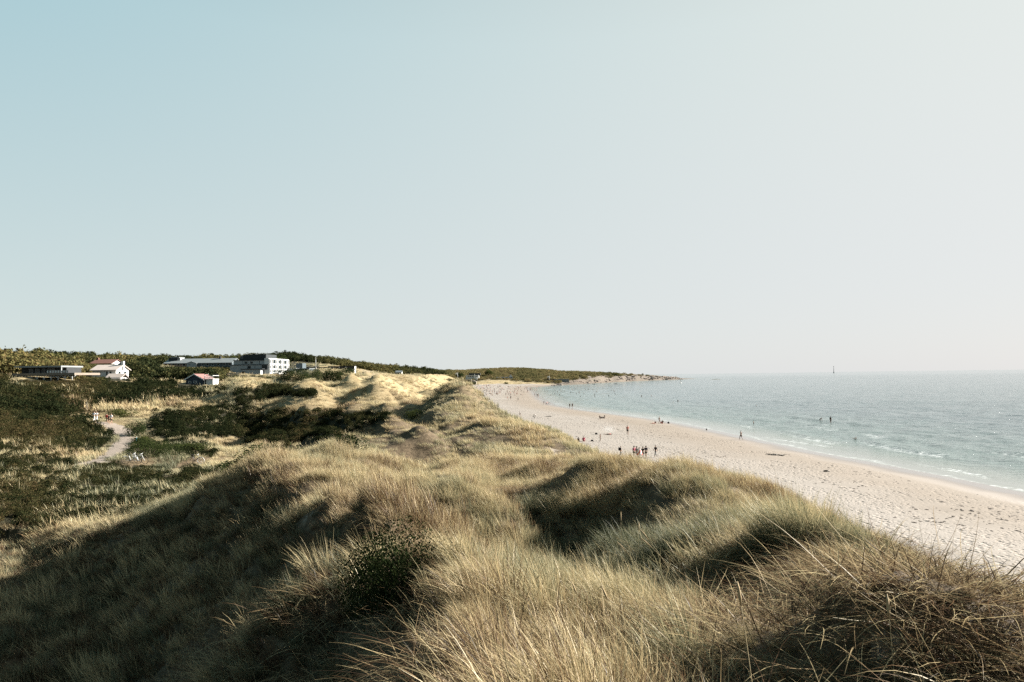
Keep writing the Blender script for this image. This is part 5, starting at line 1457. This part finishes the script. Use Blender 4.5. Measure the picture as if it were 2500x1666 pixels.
shift(_s, _up + ['pelvis', 'hiL', 'hiR'], 0, 0, -.80); shift(_s, _up, 0, .10, -.03)
_s.update(knL=(.16, -.40, .44), anL=(.13, -.62, .08), toL=(.14, -.78, .05), knR=(-.16, -.40, .42), anR=(-.13, -.64, .08), toR=(-.14, -.8, .05),
   elL=(.26, .02, .36), haL=(.18, -.26, .38), fiL=(.14, -.34, .40), elR=(-.28, .22, .34), haR=(-.30, .34, .08), fiR=(-.30, .40, .04))
POSES['sit'] = _s
_b = pose(pelvis=(0, .12, .88), hiL=(.09, .12, .84), hiR=(-.09, .12, .84), chest=(0, -.14, 1.14), neck=(0, -.30, 1.24), chin=(0, -.36, 1.25), head=(0, -.42, 1.29), crown=(0, -.44, 1.36), nose=(0, -.5, 1.23),
   shL=(.18, -.22, 1.20), elL=(.22, -.30, .93), haL=(.16, -.42, .72), fiL=(.14, -.46, .64), shR=(-.18, -.22, 1.20), elR=(-.22, -.30, .93), haR=(-.16, -.42, .72), fiR=(-.14, -.46, .64))
POSES['bend'] = _b
def _rot(d):
    return {k: (v[2] - .85, v[0], .13 + v[1] * .8 + (.02 if 'cr' in k else 0)) for k, v in d.items()}
POSES['lie'] = _rot(pose())
for k in ('anL', 'anR', 'toL', 'toR', 'knL', 'knR'):
    x, y, z = POSES['lie'][k]; POSES['lie'][k] = (x, y, max(.06, z))
KEYS = ['pelvis', 'chest', 'neck', 'chin', 'head', 'crown', 'nose', 'shL', 'elL', 'haL', 'fiL', 'hiL', 'knL', 'anL', 'toL', 'shR', 'elR', 'haR', 'fiR', 'hiR', 'knR', 'anR', 'toR']
RAD = dict(pelvis=(.135, .105), chest=(.145, .11), neck=.055, chin=.065, head=.088, crown=.06, nose=.016, sh=.062, el=.043, ha=.034, fi=.016, hi=.088, kn=.058, an=.038, to=.03)
PAIRS = [('pelvis', 'chest'), ('chest', 'neck'), ('neck', 'chin'), ('chin', 'head'), ('head', 'crown'), ('head', 'nose')] + [(a + s, b + s) for s in 'LR' for a, b in (('sh', 'el'), ('el', 'ha'), ('ha', 'fi'), ('hi', 'kn'), ('kn', 'an'), ('an', 'to'))] + [('chest', 'shL'), ('chest', 'shR'), ('pelvis', 'hiL'), ('pelvis', 'hiR')]
def rad(k): return RAD[k] if k in RAD else RAD[k[:-1]]
def grown(name, d, keys, pairs, extra=0.0, sub=1, at_=None):
    ks = list(keys); V = [d[k] for k in ks]
    Rr = []
    for k in ks:
        q = rad(k); Rr.append((q[0] + extra, q[1] + extra) if isinstance(q, tuple) else q + extra)
    E = [(ks.index(a), ks.index(b)) for a, b in pairs if a in ks and b in ks]
    return skin(name, V, E, Rr, 0, sub)
def lerp3(a, b, t): return tuple(a[i] + (b[i] - a[i]) * t for i in range(3))
BODY = {}
for nm, d in POSES.items():
    body = grown('person_body', d, KEYS, PAIRS)
    e = dict(d)
    RAD.update(sl=.062, th=.085, hem=.07)
    e['slL'], e['slR'] = lerp3(d['shL'], d['elL'], .6), lerp3(d['shR'], d['elR'], .6)
    e['waist'] = lerp3(d['pelvis'], d['chest'], .18); RAD['waist'] = (.125, .1)
    e['thL'], e['thR'] = lerp3(d['hiL'], d['knL'], .7), lerp3(d['hiR'], d['knR'], .7)
    e['belt'] = lerp3(d['pelvis'], d['chest'], .12); RAD['belt'] = (.13, .1)
    shirt = grown('shirt', e, ['waist', 'chest', 'shL', 'slL', 'shR', 'slR'], [('waist', 'chest'), ('chest', 'shL'), ('shL', 'slL'), ('chest', 'shR'), ('shR', 'slR')], .018)
    shorts = grown('shorts', e, ['pelvis', 'belt', 'hiL', 'thL', 'hiR', 'thR'], [('pelvis', 'belt'), ('pelvis', 'hiL'), ('hiL', 'thL'), ('pelvis', 'hiR'), ('hiR', 'thR')], .02)
    e['trL'], e['trR'] = lerp3(d['knL'], d['anL'], .9), lerp3(d['knR'], d['anR'], .9); RAD['tr'] = .05
    trous = grown('trousers', e, ['pelvis', 'belt', 'hiL', 'knL', 'trL', 'hiR', 'knR', 'trR'], [('pelvis', 'belt'), ('pelvis', 'hiL'), ('hiL', 'knL'), ('knL', 'trL'), ('pelvis', 'hiR'), ('hiR', 'knR'), ('knR', 'trR')], .018)
    hb = np.array(d['head']) + (np.array(d['head']) - np.array(d['nose'])) * .35; hc = np.array(d['crown'])
    RAD['hb'] = .085; RAD['hc'] = .078; e['hb'], e['hc'] = tuple(hb), tuple(hc + (hc - np.array(d['chin'])) * .06)
    hair = grown('hair', e, ['hb', 'hc'], [('hb', 'hc')], .006)
    RAD['hl'] = .05; e['hl'] = tuple(np.array(d['neck']) + (np.array(d['head']) - np.array(d['nose'])) * .75)
    lhair = grown('hair', e, ['hb', 'hc', 'hl'], [('hb', 'hc'), ('hb', 'hl')], .006)
    BODY[nm] = dict(body=body, shirt=shirt, shorts=shorts, trousers=trous, hair=hair, long=lhair)
SKIN = [paint('skin_pale', (.50, .33, .25), .6, .3, .05), paint('skin_tan', (.34, .20, .135), .6, .3, .05), paint('skin_dark', (.17, .095, .06), .6, .3, .05)]
CL = dict(red=(.55, .07, .06), pink=(.62, .12, .20), black=(.016, .016, .019), white=(.70, .70, .70), navy=(.02, .025, .045), grey=(.20, .20, .20), olive=(.10, .10, .035), coral=(.55, .20, .16), brown=(.09, .05, .03), blue=(.06, .12, .22), darkhair=(.018, .013, .010), fairhair=(.26, .18, .09))
def cloth(c): return paint('cloth_' + c, CL[c], .9, .1, .1, 8)
for nm in BODY:
    for k, me in BODY[nm].items(): me.materials.append(SKIN[0] if k == 'body' else cloth('black'))
def set_mat(o, m):
    o.material_slots[0].link = 'OBJECT'; o.material_slots[0].material = m
def person(p, rotz, label, ps='stand', top=None, low='shorts', lowc='black', hair='darkhair', long=False, sk=1, size=1.0, group=None):
    B = BODY[ps]
    o = link('person', B['body'], None, p, rotz, None, label, 'person', group)
    o.scale = (size,) * 3; set_mat(o, SKIN[sk])
    if top: set_mat(link('shirt', B['shirt'], o), cloth(top))
    if low: set_mat(link(low, B[low], o), cloth(lowc))
    set_mat(link('hair', B['long' if long else 'hair'], o), cloth(hair))
    return o
def on(u, v, rmin=20.0):
    return ground(u, v, rmin, sand=True)
def sized(u, v, hpx, nat=1.72, rmin=20.0):
    p = ground(u, v, rmin, sand=rmin < 50); r = math.hypot(p[0], p[1]); return p, float(np.clip(hpx * r / FPX / nat, .55, 1.12))
def P(u, v, hpx, rotdeg, label, ps='stand', nat=None, **kw):
    nat = nat or {'sit': .92, 'lie': .3, 'armsup': 1.85, 'bend': 1.42}.get(ps, 1.74)
    p, s = sized(u, v, hpx, nat, kw.pop('rmin', 20.0))
    if ps == 'lie': s = 1.0
    return person(p, R(rotdeg), label, ps, size=s, **kw)
# walkers on the path
P(229.5, 1029.5, 21, 170, 'person in all white clothes walking away on the path, left of the white pair', 'walk', top='white', low='trousers', lowc='white', rmin=60)
P(235.5, 1029.5, 21, 175, 'person in all white clothes walking away on the path, right of the white pair', 'walk', top='white', low='trousers', lowc='white', rmin=60)
P(260, 1033.5, 20, 160, 'person in red top and black shorts walking on the path', 'walk', top='red', lowc='black', rmin=60)
P(265.5, 1034.5, 19, 170, 'person in dark clothes between the red and the white shirt on the path', 'stand', top='black', lowc='black', rmin=60)
P(271, 1037, 23, 165, 'person in white shirt and black shorts walking on the path', 'walk', top='white', lowc='black', rmin=60)
# the group at the foot of the dunes
bp = P(1516, 1117, 27.5, 80, 'person in dark shirt and grey trousers carrying a black backpack on the sand', 'walk', top='black', low='trousers', lowc='grey')
_k = boxm('backpack', [(-.17, .17, .12, .36, 1.02, 1.50)], cloth('black'), bp); _bv = _k.modifiers.new('round', 'BEVEL'); _bv.width = .08; _bv.segments = 3
P(1548.5, 1118, 28, 20, 'person in pink top and black shorts at the left of the huddled group', 'stand', top='pink', lowc='black', long=True)
P(1555, 1119, 28, 10, 'dark haired person with bare shoulders behind the red and white towel', 'front', top='grey', lowc='black', long=True)
tw = P(1561, 1121, 27, 0, 'person wrapped in a red and white towel with red shorts in the group', 'front', top='white', lowc='red', long=True)
def towel_mesh():
    vs, fs = [], []
    for i in range(13):
        a = -2.0 + 4.0 * i / 12
        for j in range(6):
            z = 1.38 - j * .15; r = .26 + .05 * j + .02 * math.sin(i * 1.7 + j)
            vs.append((r * math.sin(a), -r * math.cos(a) * .8, z))
    for i in range(12):
        for j in range(5): k = i * 6 + j; fs.append((k, k + 1, k + 7, k + 6))
    me = new_mesh('towel', vs, fs, [cloth('white'), cloth('red')], True)
    for pg in me.polygons: pg.material_index = 1 if (pg.index // 5 + pg.index % 5) % 6 < 3 else 0
    return me
_t = link('towel', towel_mesh(), tw); _t.modifiers.new('thickness', 'SOLIDIFY').thickness = .02
P(1570, 1119, 27, -10, 'person in black top with long dark hair in the middle of the group, arms forward', 'front', top='black', lowc='brown', long=True)
P(1577.5, 1118, 28, -20, 'person in dark grey top and black skirt at the right of the huddled group', 'walk', top='navy', lowc='black', long=True)
P(1601, 1116.5, 28, -60, 'person in black shirt and dark trousers standing apart right of the group', 'walk', top='black', low='trousers', lowc='grey')
def bag(u, v, w, h, label, mat, rmin=20.0, name='bag'):
    p = on(u, v, rmin); r = math.hypot(p[0], p[1]); w = w * r / FPX; h = h * r / FPX
    t = thing(name, p, label, 'bag')
    b = boxm('body', [(-w / 2, w / 2, -w * .3, w * .3, -.03, h)], mat, t); m = b.modifiers.new('round', 'BEVEL'); m.width = min(w, h) * .3; m.segments = 3
    tubes('strap', [([(-w * .3, 0, h * .9), (-w * .15, 0, h * 1.25), (w * .15, 0, h * 1.25), (w * .3, 0, h * .9)], .018)], mat, t, 5)
    return t
bag(1538, 1117, 8, 6, 'brown bag lying on the sand left of the huddled group', cloth('brown'))
bag(1396.5, 1075.5, 5.5, 5, 'black bag beside the seated person in olive', cloth('black'))
bag(1445.5, 1077.5, 6, 3, 'dark bag on the sand right of the seated person in pink', cloth('black'))
bag(1455.5, 1061, 6, 3.5, 'dark bundle of clothes on the sand left of the smoke', cloth('black'))
bag(1632, 1034.5, 4.5, 4, 'black bag on the wet sand near the sea, furthest right of the shoreline group', cloth('black'))
bag(1600, 1034, 4, 4, 'black bag beside the coral towel near the sea', cloth('black'))
P(1389.5, 1075.5, 12, 160, 'person in olive green jacket seated on the sand, back to the dunes', 'sit', top='olive', low='trousers', lowc='olive')
P(1412, 1078, 10.5, 170, 'person in black seated on the sand beside the person in pink', 'sit', top='black', lowc='black', long=True)
P(1425, 1078, 13, 175, 'person in bright pink shirt seated on the sand', 'sit', top='pink', lowc='pink')
P(1465.5, 1077.5, 18, 60, 'tanned person in brown with raised arms on the sand left of the red shirted man', 'armsup', top='brown', lowc='brown', sk=2)
P(1532.5, 1062, 23, 10, 'person in coral red shirt and black shorts standing alone on the open sand', 'stand', top='coral', lowc='black', sk=1)
P(1484, 1062, 3, 0, 'person in red lying flat on the sand below the white smoke', 'lie', top='red', lowc='brown')
P(1465, 1022.5, 9, 120, 'person in black seated on the sand, left of the seated pair near the water', 'sit', top='black', low='trousers', lowc='black')
P(1475, 1022.5, 8.5, 240, 'person in black seated on the sand, right of the seated pair near the water', 'sit', top='black', low='trousers', lowc='black', long=True)
P(1610, 1034.5, 17, 100, 'person with bare chest leaning forward at the water edge', 'walk', lowc='brown', sk=1)
P(1617, 1035, 10, 200, 'person in dark red seated at the water edge beside the standing one', 'sit', top='brown', lowc='red', sk=2)
P(1594, 1035, 3, 20, 'person in coral lying on a towel near the water edge', 'lie', top='coral', lowc='coral')
P(1809.5, 1075, 22.5, 200, 'tanned person in dark trunks walking along the wet sand at the sea edge', 'walk', lowc='brown', sk=2)
P(1391, 996.5, 11.5, 180, 'dark standing figure at the shore, left of the pair facing the sea', 'stand', top='black', lowc='black')
P(1397.5, 996.5, 12, 185, 'dark standing figure at the shore, right of the pair facing the sea', 'stand', top='black', lowc='navy')
for k, (u, v, h, c, lb) in enumerate([(1328, 988, 9, 'black', 'dark figure at the left of the small group on the shore by the bay'), (1333, 989, 9, 'white', 'figure in white top in the small group on the shore by the bay'),
   (1335.5, 990, 9, 'coral', 'figure in coral in the small group on the shore by the bay'), (1340.5, 990, 9, 'black', 'dark figure at the right of the small group on the shore by the bay'),
   (1305.5, 968, 7, 'black', 'dark figure alone just left of the pair at the narrow bend of the shore'), (1311.5, 969.5, 8, 'black', 'dark figure with a light neighbour at the narrow bend of the shore'), (1314.5, 969.5, 9, 'grey', 'grey figure at the narrow bend of the shore'),
   (1269.5, 1017, 14, 'grey', 'person in grey walking alone on the sand left of the nearest life ring'), (1241, 966, 10, 'red', 'person in red standing on the sand before the crowd'), (1239, 975, 7, 'red', 'person in dark red beside the red standing person before the crowd'),
   (1247, 976, 10, 'black', 'person in black standing near the red dressed pair before the crowd'), (1265, 979, 9, 'grey', 'slim person in grey walking alone right of the red dressed pair'), (1146, 973, 6, 'black', 'small dark figure alone on the sand below the dune edge'),
   (1163, 982, 9, 'white', 'small pale figure near the dune edge walking on the sand')]):
    P(u, v, h, 160 + 37 * k, lb, 'walk' if k % 2 else 'stand', top=c, lowc='black' if c != 'black' else 'navy', sk=k % 3)
def wade(u, v, hpx, label, ps='stand', depth=.45, **kw):
    p = ray(u, v); r = -CAMZ / p[2]
    o = person((p[0] * r, p[1] * r, -depth), R(random.random() * 360), label, ps, **kw)
    o.scale = (float(np.clip((hpx * r / FPX + depth) / (1.42 if ps == 'bend' else 1.74), .6, 1.1)),) * 3
wade(1840, 1036.5, 9, 'small bather in the foam nearest the person on the wet sand', 'stand', .4, lowc='black', sk=2)
wade(2003, 1028, 8, 'bather bending over in the sea, left of the pair in deeper water', 'bend', .5, lowc='black', sk=2)
wade(2028, 1032, 15, 'tall bather standing in the sea, right of the pair in deeper water', 'stand', .3, top='black', lowc='black', sk=2)
wade(2088, 1073, 5, 'swimmer with dark head and arms low in the waves, furthest right', 'armsup', 1.3, sk=2, lowc='black')
wade(1846.5, 991.5, 3, 'lone swimmer far out, only a dark head showing above the water', 'stand', 1.25, lowc='black', sk=2)
wade(1566.5, 969, 5, 'bather waist deep, left of the two before the sailing dinghy', 'stand', .8, top='black', sk=2)
wade(1590, 967.5, 4, 'bather waist deep, right of the two before the sailing dinghy', 'stand', .9, top='navy', sk=2)
wade(1655, 981, 5, 'bather standing out in the bay among small whitecaps', 'stand', .8, top='black', sk=2)
wade(1643.5, 983, 3, 'swimmer beside the bather out among small whitecaps', 'stand', 1.2, sk=2)

# the crowd across the bay: body, clothes and hair in one small mesh each
def joined(ps):
    B = BODY[ps]; vs, fs, mi = [], [], []
    for m_, k in enumerate(('body', 'shirt', 'shorts', 'hair')):
        me = B[k]; o = len(vs)
        vs += [tuple(v.co) for v in me.vertices]
        for pg in me.polygons: fs.append(tuple(i + o for i in pg.vertices)); mi.append(m_)
    me = new_mesh('person', vs, fs, [SKIN[1], cloth('black'), cloth('navy'), cloth('darkhair')], True)
    me.polygons.foreach_set('material_index', mi)
    return me
# coarser bodies for the crowd
_low = {}
for ps in ('stand', 'walk', 'sit', 'lie'):
    me = joined(ps)
    o = bpy.data.objects.new('thinning', me); COL.objects.link(o); o.modifiers.new('d', 'DECIMATE').ratio = .16
    dg = bpy.context.evaluated_depsgraph_get(); dg.update(); _low[ps] = bpy.data.meshes.new_from_object(o.evaluated_get(dg)); _low[ps].name = 'person_far'
    bpy.data.objects.remove(o)
g = np.random.default_rng(99)
crowd_poly = [(1092, 953), (1120, 942), (1180, 941), (1240, 944), (1310, 945.5), (1318, 950), (1300, 958), (1292, 962), (1262, 968), (1210, 966), (1150, 972), (1120, 968)]
cu, cv = [], []
while len(cu) < 250:
    u, v = g.uniform(1088, 1322), 941.5 + 30 * g.random() ** 1.8
    if not inpoly(np.array([u]), np.array([v]), crowd_poly)[0]: continue
    if g.random() > .25 + .75 * np.clip((u - 1090) / 110, 0, 1): continue
    cu.append(u); cv.append(v)
pal = ['black', 'navy', 'grey', 'white', 'red', 'brown', 'blue', 'coral', 'black', 'brown']
for k, (u, v) in enumerate(zip(cu, cv)):
    p = ground(u, v, 60, sand=True)
    ps = ('stand', 'walk', 'sit', 'stand', 'sit', 'walk', 'lie')[k % 7]
    ct, cb = pal[g.integers(0, 10)], pal[g.integers(0, 10)]
    zone = 'by the dune edge' if u < 1150 else 'below the dark building' if u < 1205 else 'below the red roof' if u < 1262 else 'near the waterline'
    depth_ = 'rear' if v < 947 else 'middle' if v < 953 else 'front'
    lab = 'tiny %s beachgoer in %s and %s, %s of the far crowd %s' % ({'stand': 'standing', 'walk': 'walking', 'sit': 'seated', 'lie': 'lying'}[ps], ct, cb, depth_, zone)
    o = link('person', _low[ps], None, p, g.random() * 6.28, None, lab, 'person', 'crowd on the far beach')
    s = .85 + .2 * g.random(); o.scale = (s, s, s)
    for sl, m in ((0, SKIN[k % 3]), (1, cloth(ct)), (2, cloth(cb))):
        o.material_slots[sl].link = 'OBJECT'; o.material_slots[sl].material = m
for k in range(52):
    while True:
        u = 1310 + 200 * g.random() ** 1.5; v = 944 + 26 * g.random() ** 1.2
        pp = ray(u, v); r = -CAMZ / pp[2]; x, y = pp[0] * r, pp[1] * r
        if -signed_poly(np.array([x]), np.array([y]), shore)[0] > 4: break
    dp = .4 + .7 * g.random()
    o = link('person', _low['stand'], None, (x, y, -dp), g.random() * 6.28, None, 'tiny bather in %s standing %s %s' % (['black', 'navy', 'brown', 'grey'][k % 4], 'waist deep' if dp > .72 else 'knee deep', 'in the innermost corner of the bay' if u < 1345 else 'below the seaside restaurant' if u < 1395 else 'before the left moored rowing boat' if u < 1460 else 'out past the moored rowing boats'), 'person', 'bathers in the far bay')
    for sl, m in ((0, SKIN[1 + k % 2]), (1, cloth(['black', 'navy', 'brown', 'grey'][k % 4]))):
        o.material_slots[sl].link = 'OBJECT'; o.material_slots[sl].material = m

# ------------------------------------------------------------------ things on the beach
def life_ring(u, v, label):
    p = on(u, v)
    t = thing('life_ring', p, label, 'life ring', R(10))
    tubes('post', [([(0, .1, -.4), (0, .1, 1.1)], .05)], TIMBER, t, 6)
    tubes('ring', [(ring_pts((0, 0, .72), .36, 24), .085, True)], paint('life_ring_white', (.66, .64, .60), .6), t, 8)
    for a in range(4):
        q = a * 1.571 + .3
        tubes('band', [([(.36 * math.cos(q + d), 0, .72 + .36 * math.sin(q + d)) for d in (-.22, -.1, 0, .1, .22)], .093)], paint('life_ring_band', (.16, .05, .035), .7), t, 8)
life_ring(1213, 997, 'life ring on a post on the sand, the farther of two')
life_ring(1305, 1022.5, 'life ring on a post on the sand, the nearer of two')
def ball(u, v, rad_, label, m):
    p = on(u, v); bm = bmesh.new(); bmesh.ops.create_uvsphere(bm, u_segments=14, v_segments=10, radius=rad_)
    me = bpy.data.meshes.new('ball'); bm.to_mesh(me); bm.free(); me.materials.append(m); me.polygons.foreach_set('use_smooth', [True] * len(me.polygons))
    link('ball', me, None, (p[0], p[1], p[2] + rad_ * .9), 0, None, label, 'ball')
ball(1725, 1050, .16, 'small dark ball on the wet sand near the water edge', cloth('black'))
def seaweed(u, v, w, label, seed):
    p = on(u, v); r = math.hypot(p[0], p[1]); w = w * r / FPX
    g = np.random.default_rng(seed); L = []
    for k in range(26):
        c = np.array([g.normal(0, w * .25), g.normal(0, w * .12), .03 + .1 * g.random()]); d = g.normal(0, 1, 3) * np.array([w * .22, w * .12, .06])
        L.append(([c - d, c + g.normal(0, .04, 3), c + d], .035))
    o = tubes('seaweed', L, paint('seaweed_brown', (.035, .028, .016), .7), None, 5, True, loc=p, label=label, cat='seaweed')
seaweed(2019, 1152, 12, 'dark clump of seaweed alone on the open sand', 1)
seaweed(1893, 1112, 30, 'long low drift of brown seaweed on the sand below the swash', 2)
seaweed(1340, 1017.5, 10, 'small dark strip of seaweed on the sand right of the nearest life ring', 3)
# smoke of a beach grill
def smoke():
    p = on(1487, 1060)
    bm = bmesh.new(); bmesh.ops.create_icosphere(bm, subdivisions=3, radius=1.0)
    for v in bm.verts: v.co = Vector((v.co.x * 1.5, v.co.y * 1.0, v.co.z * 0.85 + 0.9))
    me = bpy.data.meshes.new('smoke'); bm.to_mesh(me); bm.free()
    t = NT('smoke_air'); pv = t.node('ShaderNodeVolumePrincipled'); pv.inputs['Color'].default_value = (.92, .96, .97, 1); pv.inputs['Anisotropy'].default_value = 0.0
    P_ = t.objco()
    gr = t.node('ShaderNodeTexGradient', gradient_type='SPHERICAL'); mp = t.node('ShaderNodeMapping'); mp.inputs['Location'].default_value = (0, 0, -1.06); mp.inputs['Scale'].default_value = (.67, 1.0, 1.18)
    t.link(P_, mp.inputs[0]); t.link(mp.outputs[0], gr.inputs[0])
    t.link(t.math('MULTIPLY', t.math('MULTIPLY', gr.outputs['Fac'], t.maprange(t.noise(1.5, 4, .6, P_), .3, .7)), .3), pv.inputs['Density'])
    t.link(pv.outputs[0], t.out.inputs['Volume']); me.materials.append(t.m)
    link('smoke', me, None, p, None, 'stuff', 'thin white puff of grill smoke over the sand', 'smoke')
smoke()
# wrack and pebbles trodden into the upper sand
def pebbles():
    n = 9000
    g = np.random.default_rng(31)
    a = np.radians(g.uniform(-2, 42, n)); r = 36 + 150 * g.random(n) ** 1.3
    x, y = r * np.sin(a), r * np.cos(a)
    k = grid_lookup(GK, x, y); sd = grid_lookup(GSD, x, y)
    dn = fbm(x / 9, y / 9, 181, 3)
    m = (k < .1) & (sd > 7 + g.random(n) * 6) & (dn > .40 + .25 * g.random(n))
    x, y = x[m], y[m]; z = H(x, y); n = len(x)
    bm = bmesh.new(); bmesh.ops.create_icosphere(bm, subdivisions=1, radius=1.0); me = bpy.data.meshes.new('pebble'); bm.to_mesh(me); bm.free()
    me.materials.append(paint('wrack_brown', (.075, .052, .038), .8, .2, .4, 3))
    fattr(me, 'br', np.zeros(len(me.vertices)))
    s = .05 + .09 * g.random(n) ** 2
    scatter('beach_wrack', [bpy.data.objects.new('pebble', me)], np.stack([x, y, z], -1), np.stack([0 * x, 0 * x, g.random(n) * 6], -1), np.stack([s * (1.2 + g.random(n)), s, s * .5], -1), np.zeros(n), np.zeros(n),
            'scattered dark pebbles and dry seaweed trodden into the pale sand', 'pebbles')
pebbles()

# ------------------------------------------------------------------ tall seed stalks of the near marram
STALK = paint('dry_stalk', (.30, .235, .13), .8, .2, .15, 12); SEED = paint('seed_head', (.34, .25, .14), .85, .2, .25, 40)
def stalk(ub, vb, ut, vt, r, label, k):
    b = at(ub, vb, r); b[2] = gz(b[0], b[1]) - .05; tp = at(ut, vt, r * 1.03)
    c1 = b * .35 + tp * .65 + np.array([0, 0, .10]) * np.linalg.norm(tp - b)
    pts = [(1 - q) ** 2 * b + 2 * q * (1 - q) * c1 + q * q * tp for q in np.linspace(0, 1, 14)]
    pts = np.array(pts) - b
    t = thing('seed_stalk', b, label, 'grass stalk', 0, 'tall seed stalks of the near grass')
    tubes('stem', [(pts[:11], np.linspace(.003, .0018, 11))], STALK, t, 5)
    tubes('seed_head', [(pts[10:], [.003, .0085, .0075, .003])], SEED, t, 6)
ST = [(1850, 1540, 1800, 1420, 3.6, 'thick upright seed stalk before the sand patch of the right hand mound'), (1700, 1420, 1560, 1290, 8.0, 'bent pale seed stalk over the dark hollow, upper of the curved pair'), (1730, 1440, 1562, 1312, 8.0, 'bent pale seed stalk over the dark hollow, lower of the curved pair'),
 (1640, 1440, 1505, 1322, 8.5, 'arching seed stalk at the left rim of the green marram tuft'), (1515, 1350, 1516, 1250, 12, 'thin straight seed stalk upright against the dark hollow'), (1555, 1350, 1560, 1276, 12, 'short reddish seed stalk upright against the dark hollow'),
 (1760, 1420, 1708, 1302, 9.0, 'seed stalk drooping left of the dead grass patch, near the middle of the marram mound'), (1685, 1330, 1675, 1266, 12, 'short curved seed stalk beside the bare sand notch'), (1970, 1490, 1905, 1395, 5.0, 'orange brown seed stalk leaning over the small sand patch'),
 (2190, 1560, 2165, 1450, 4.0, 'pale seed stalk standing in the shaded pit at lower right'), (1470, 1570, 1395, 1420, 5.5, 'seed stalk beside the sandy trail, leaning left'), (1560, 1590, 1468, 1430, 5.0, 'long bowed seed stalk at the left edge of the green marram'),
 (2010, 1300, 1962, 1222, 13, 'thin bent seed stalk above the beach edge'), (2110, 1310, 2045, 1240, 12, 'thin seed stalk against the pale sand, right of the bent one'), (1010, 1560, 1012, 1440, 7.5, 'slim pale stalk standing in front of the yellowing bush')]
for k, q in enumerate(ST): stalk(*q[:5], q[5], k)
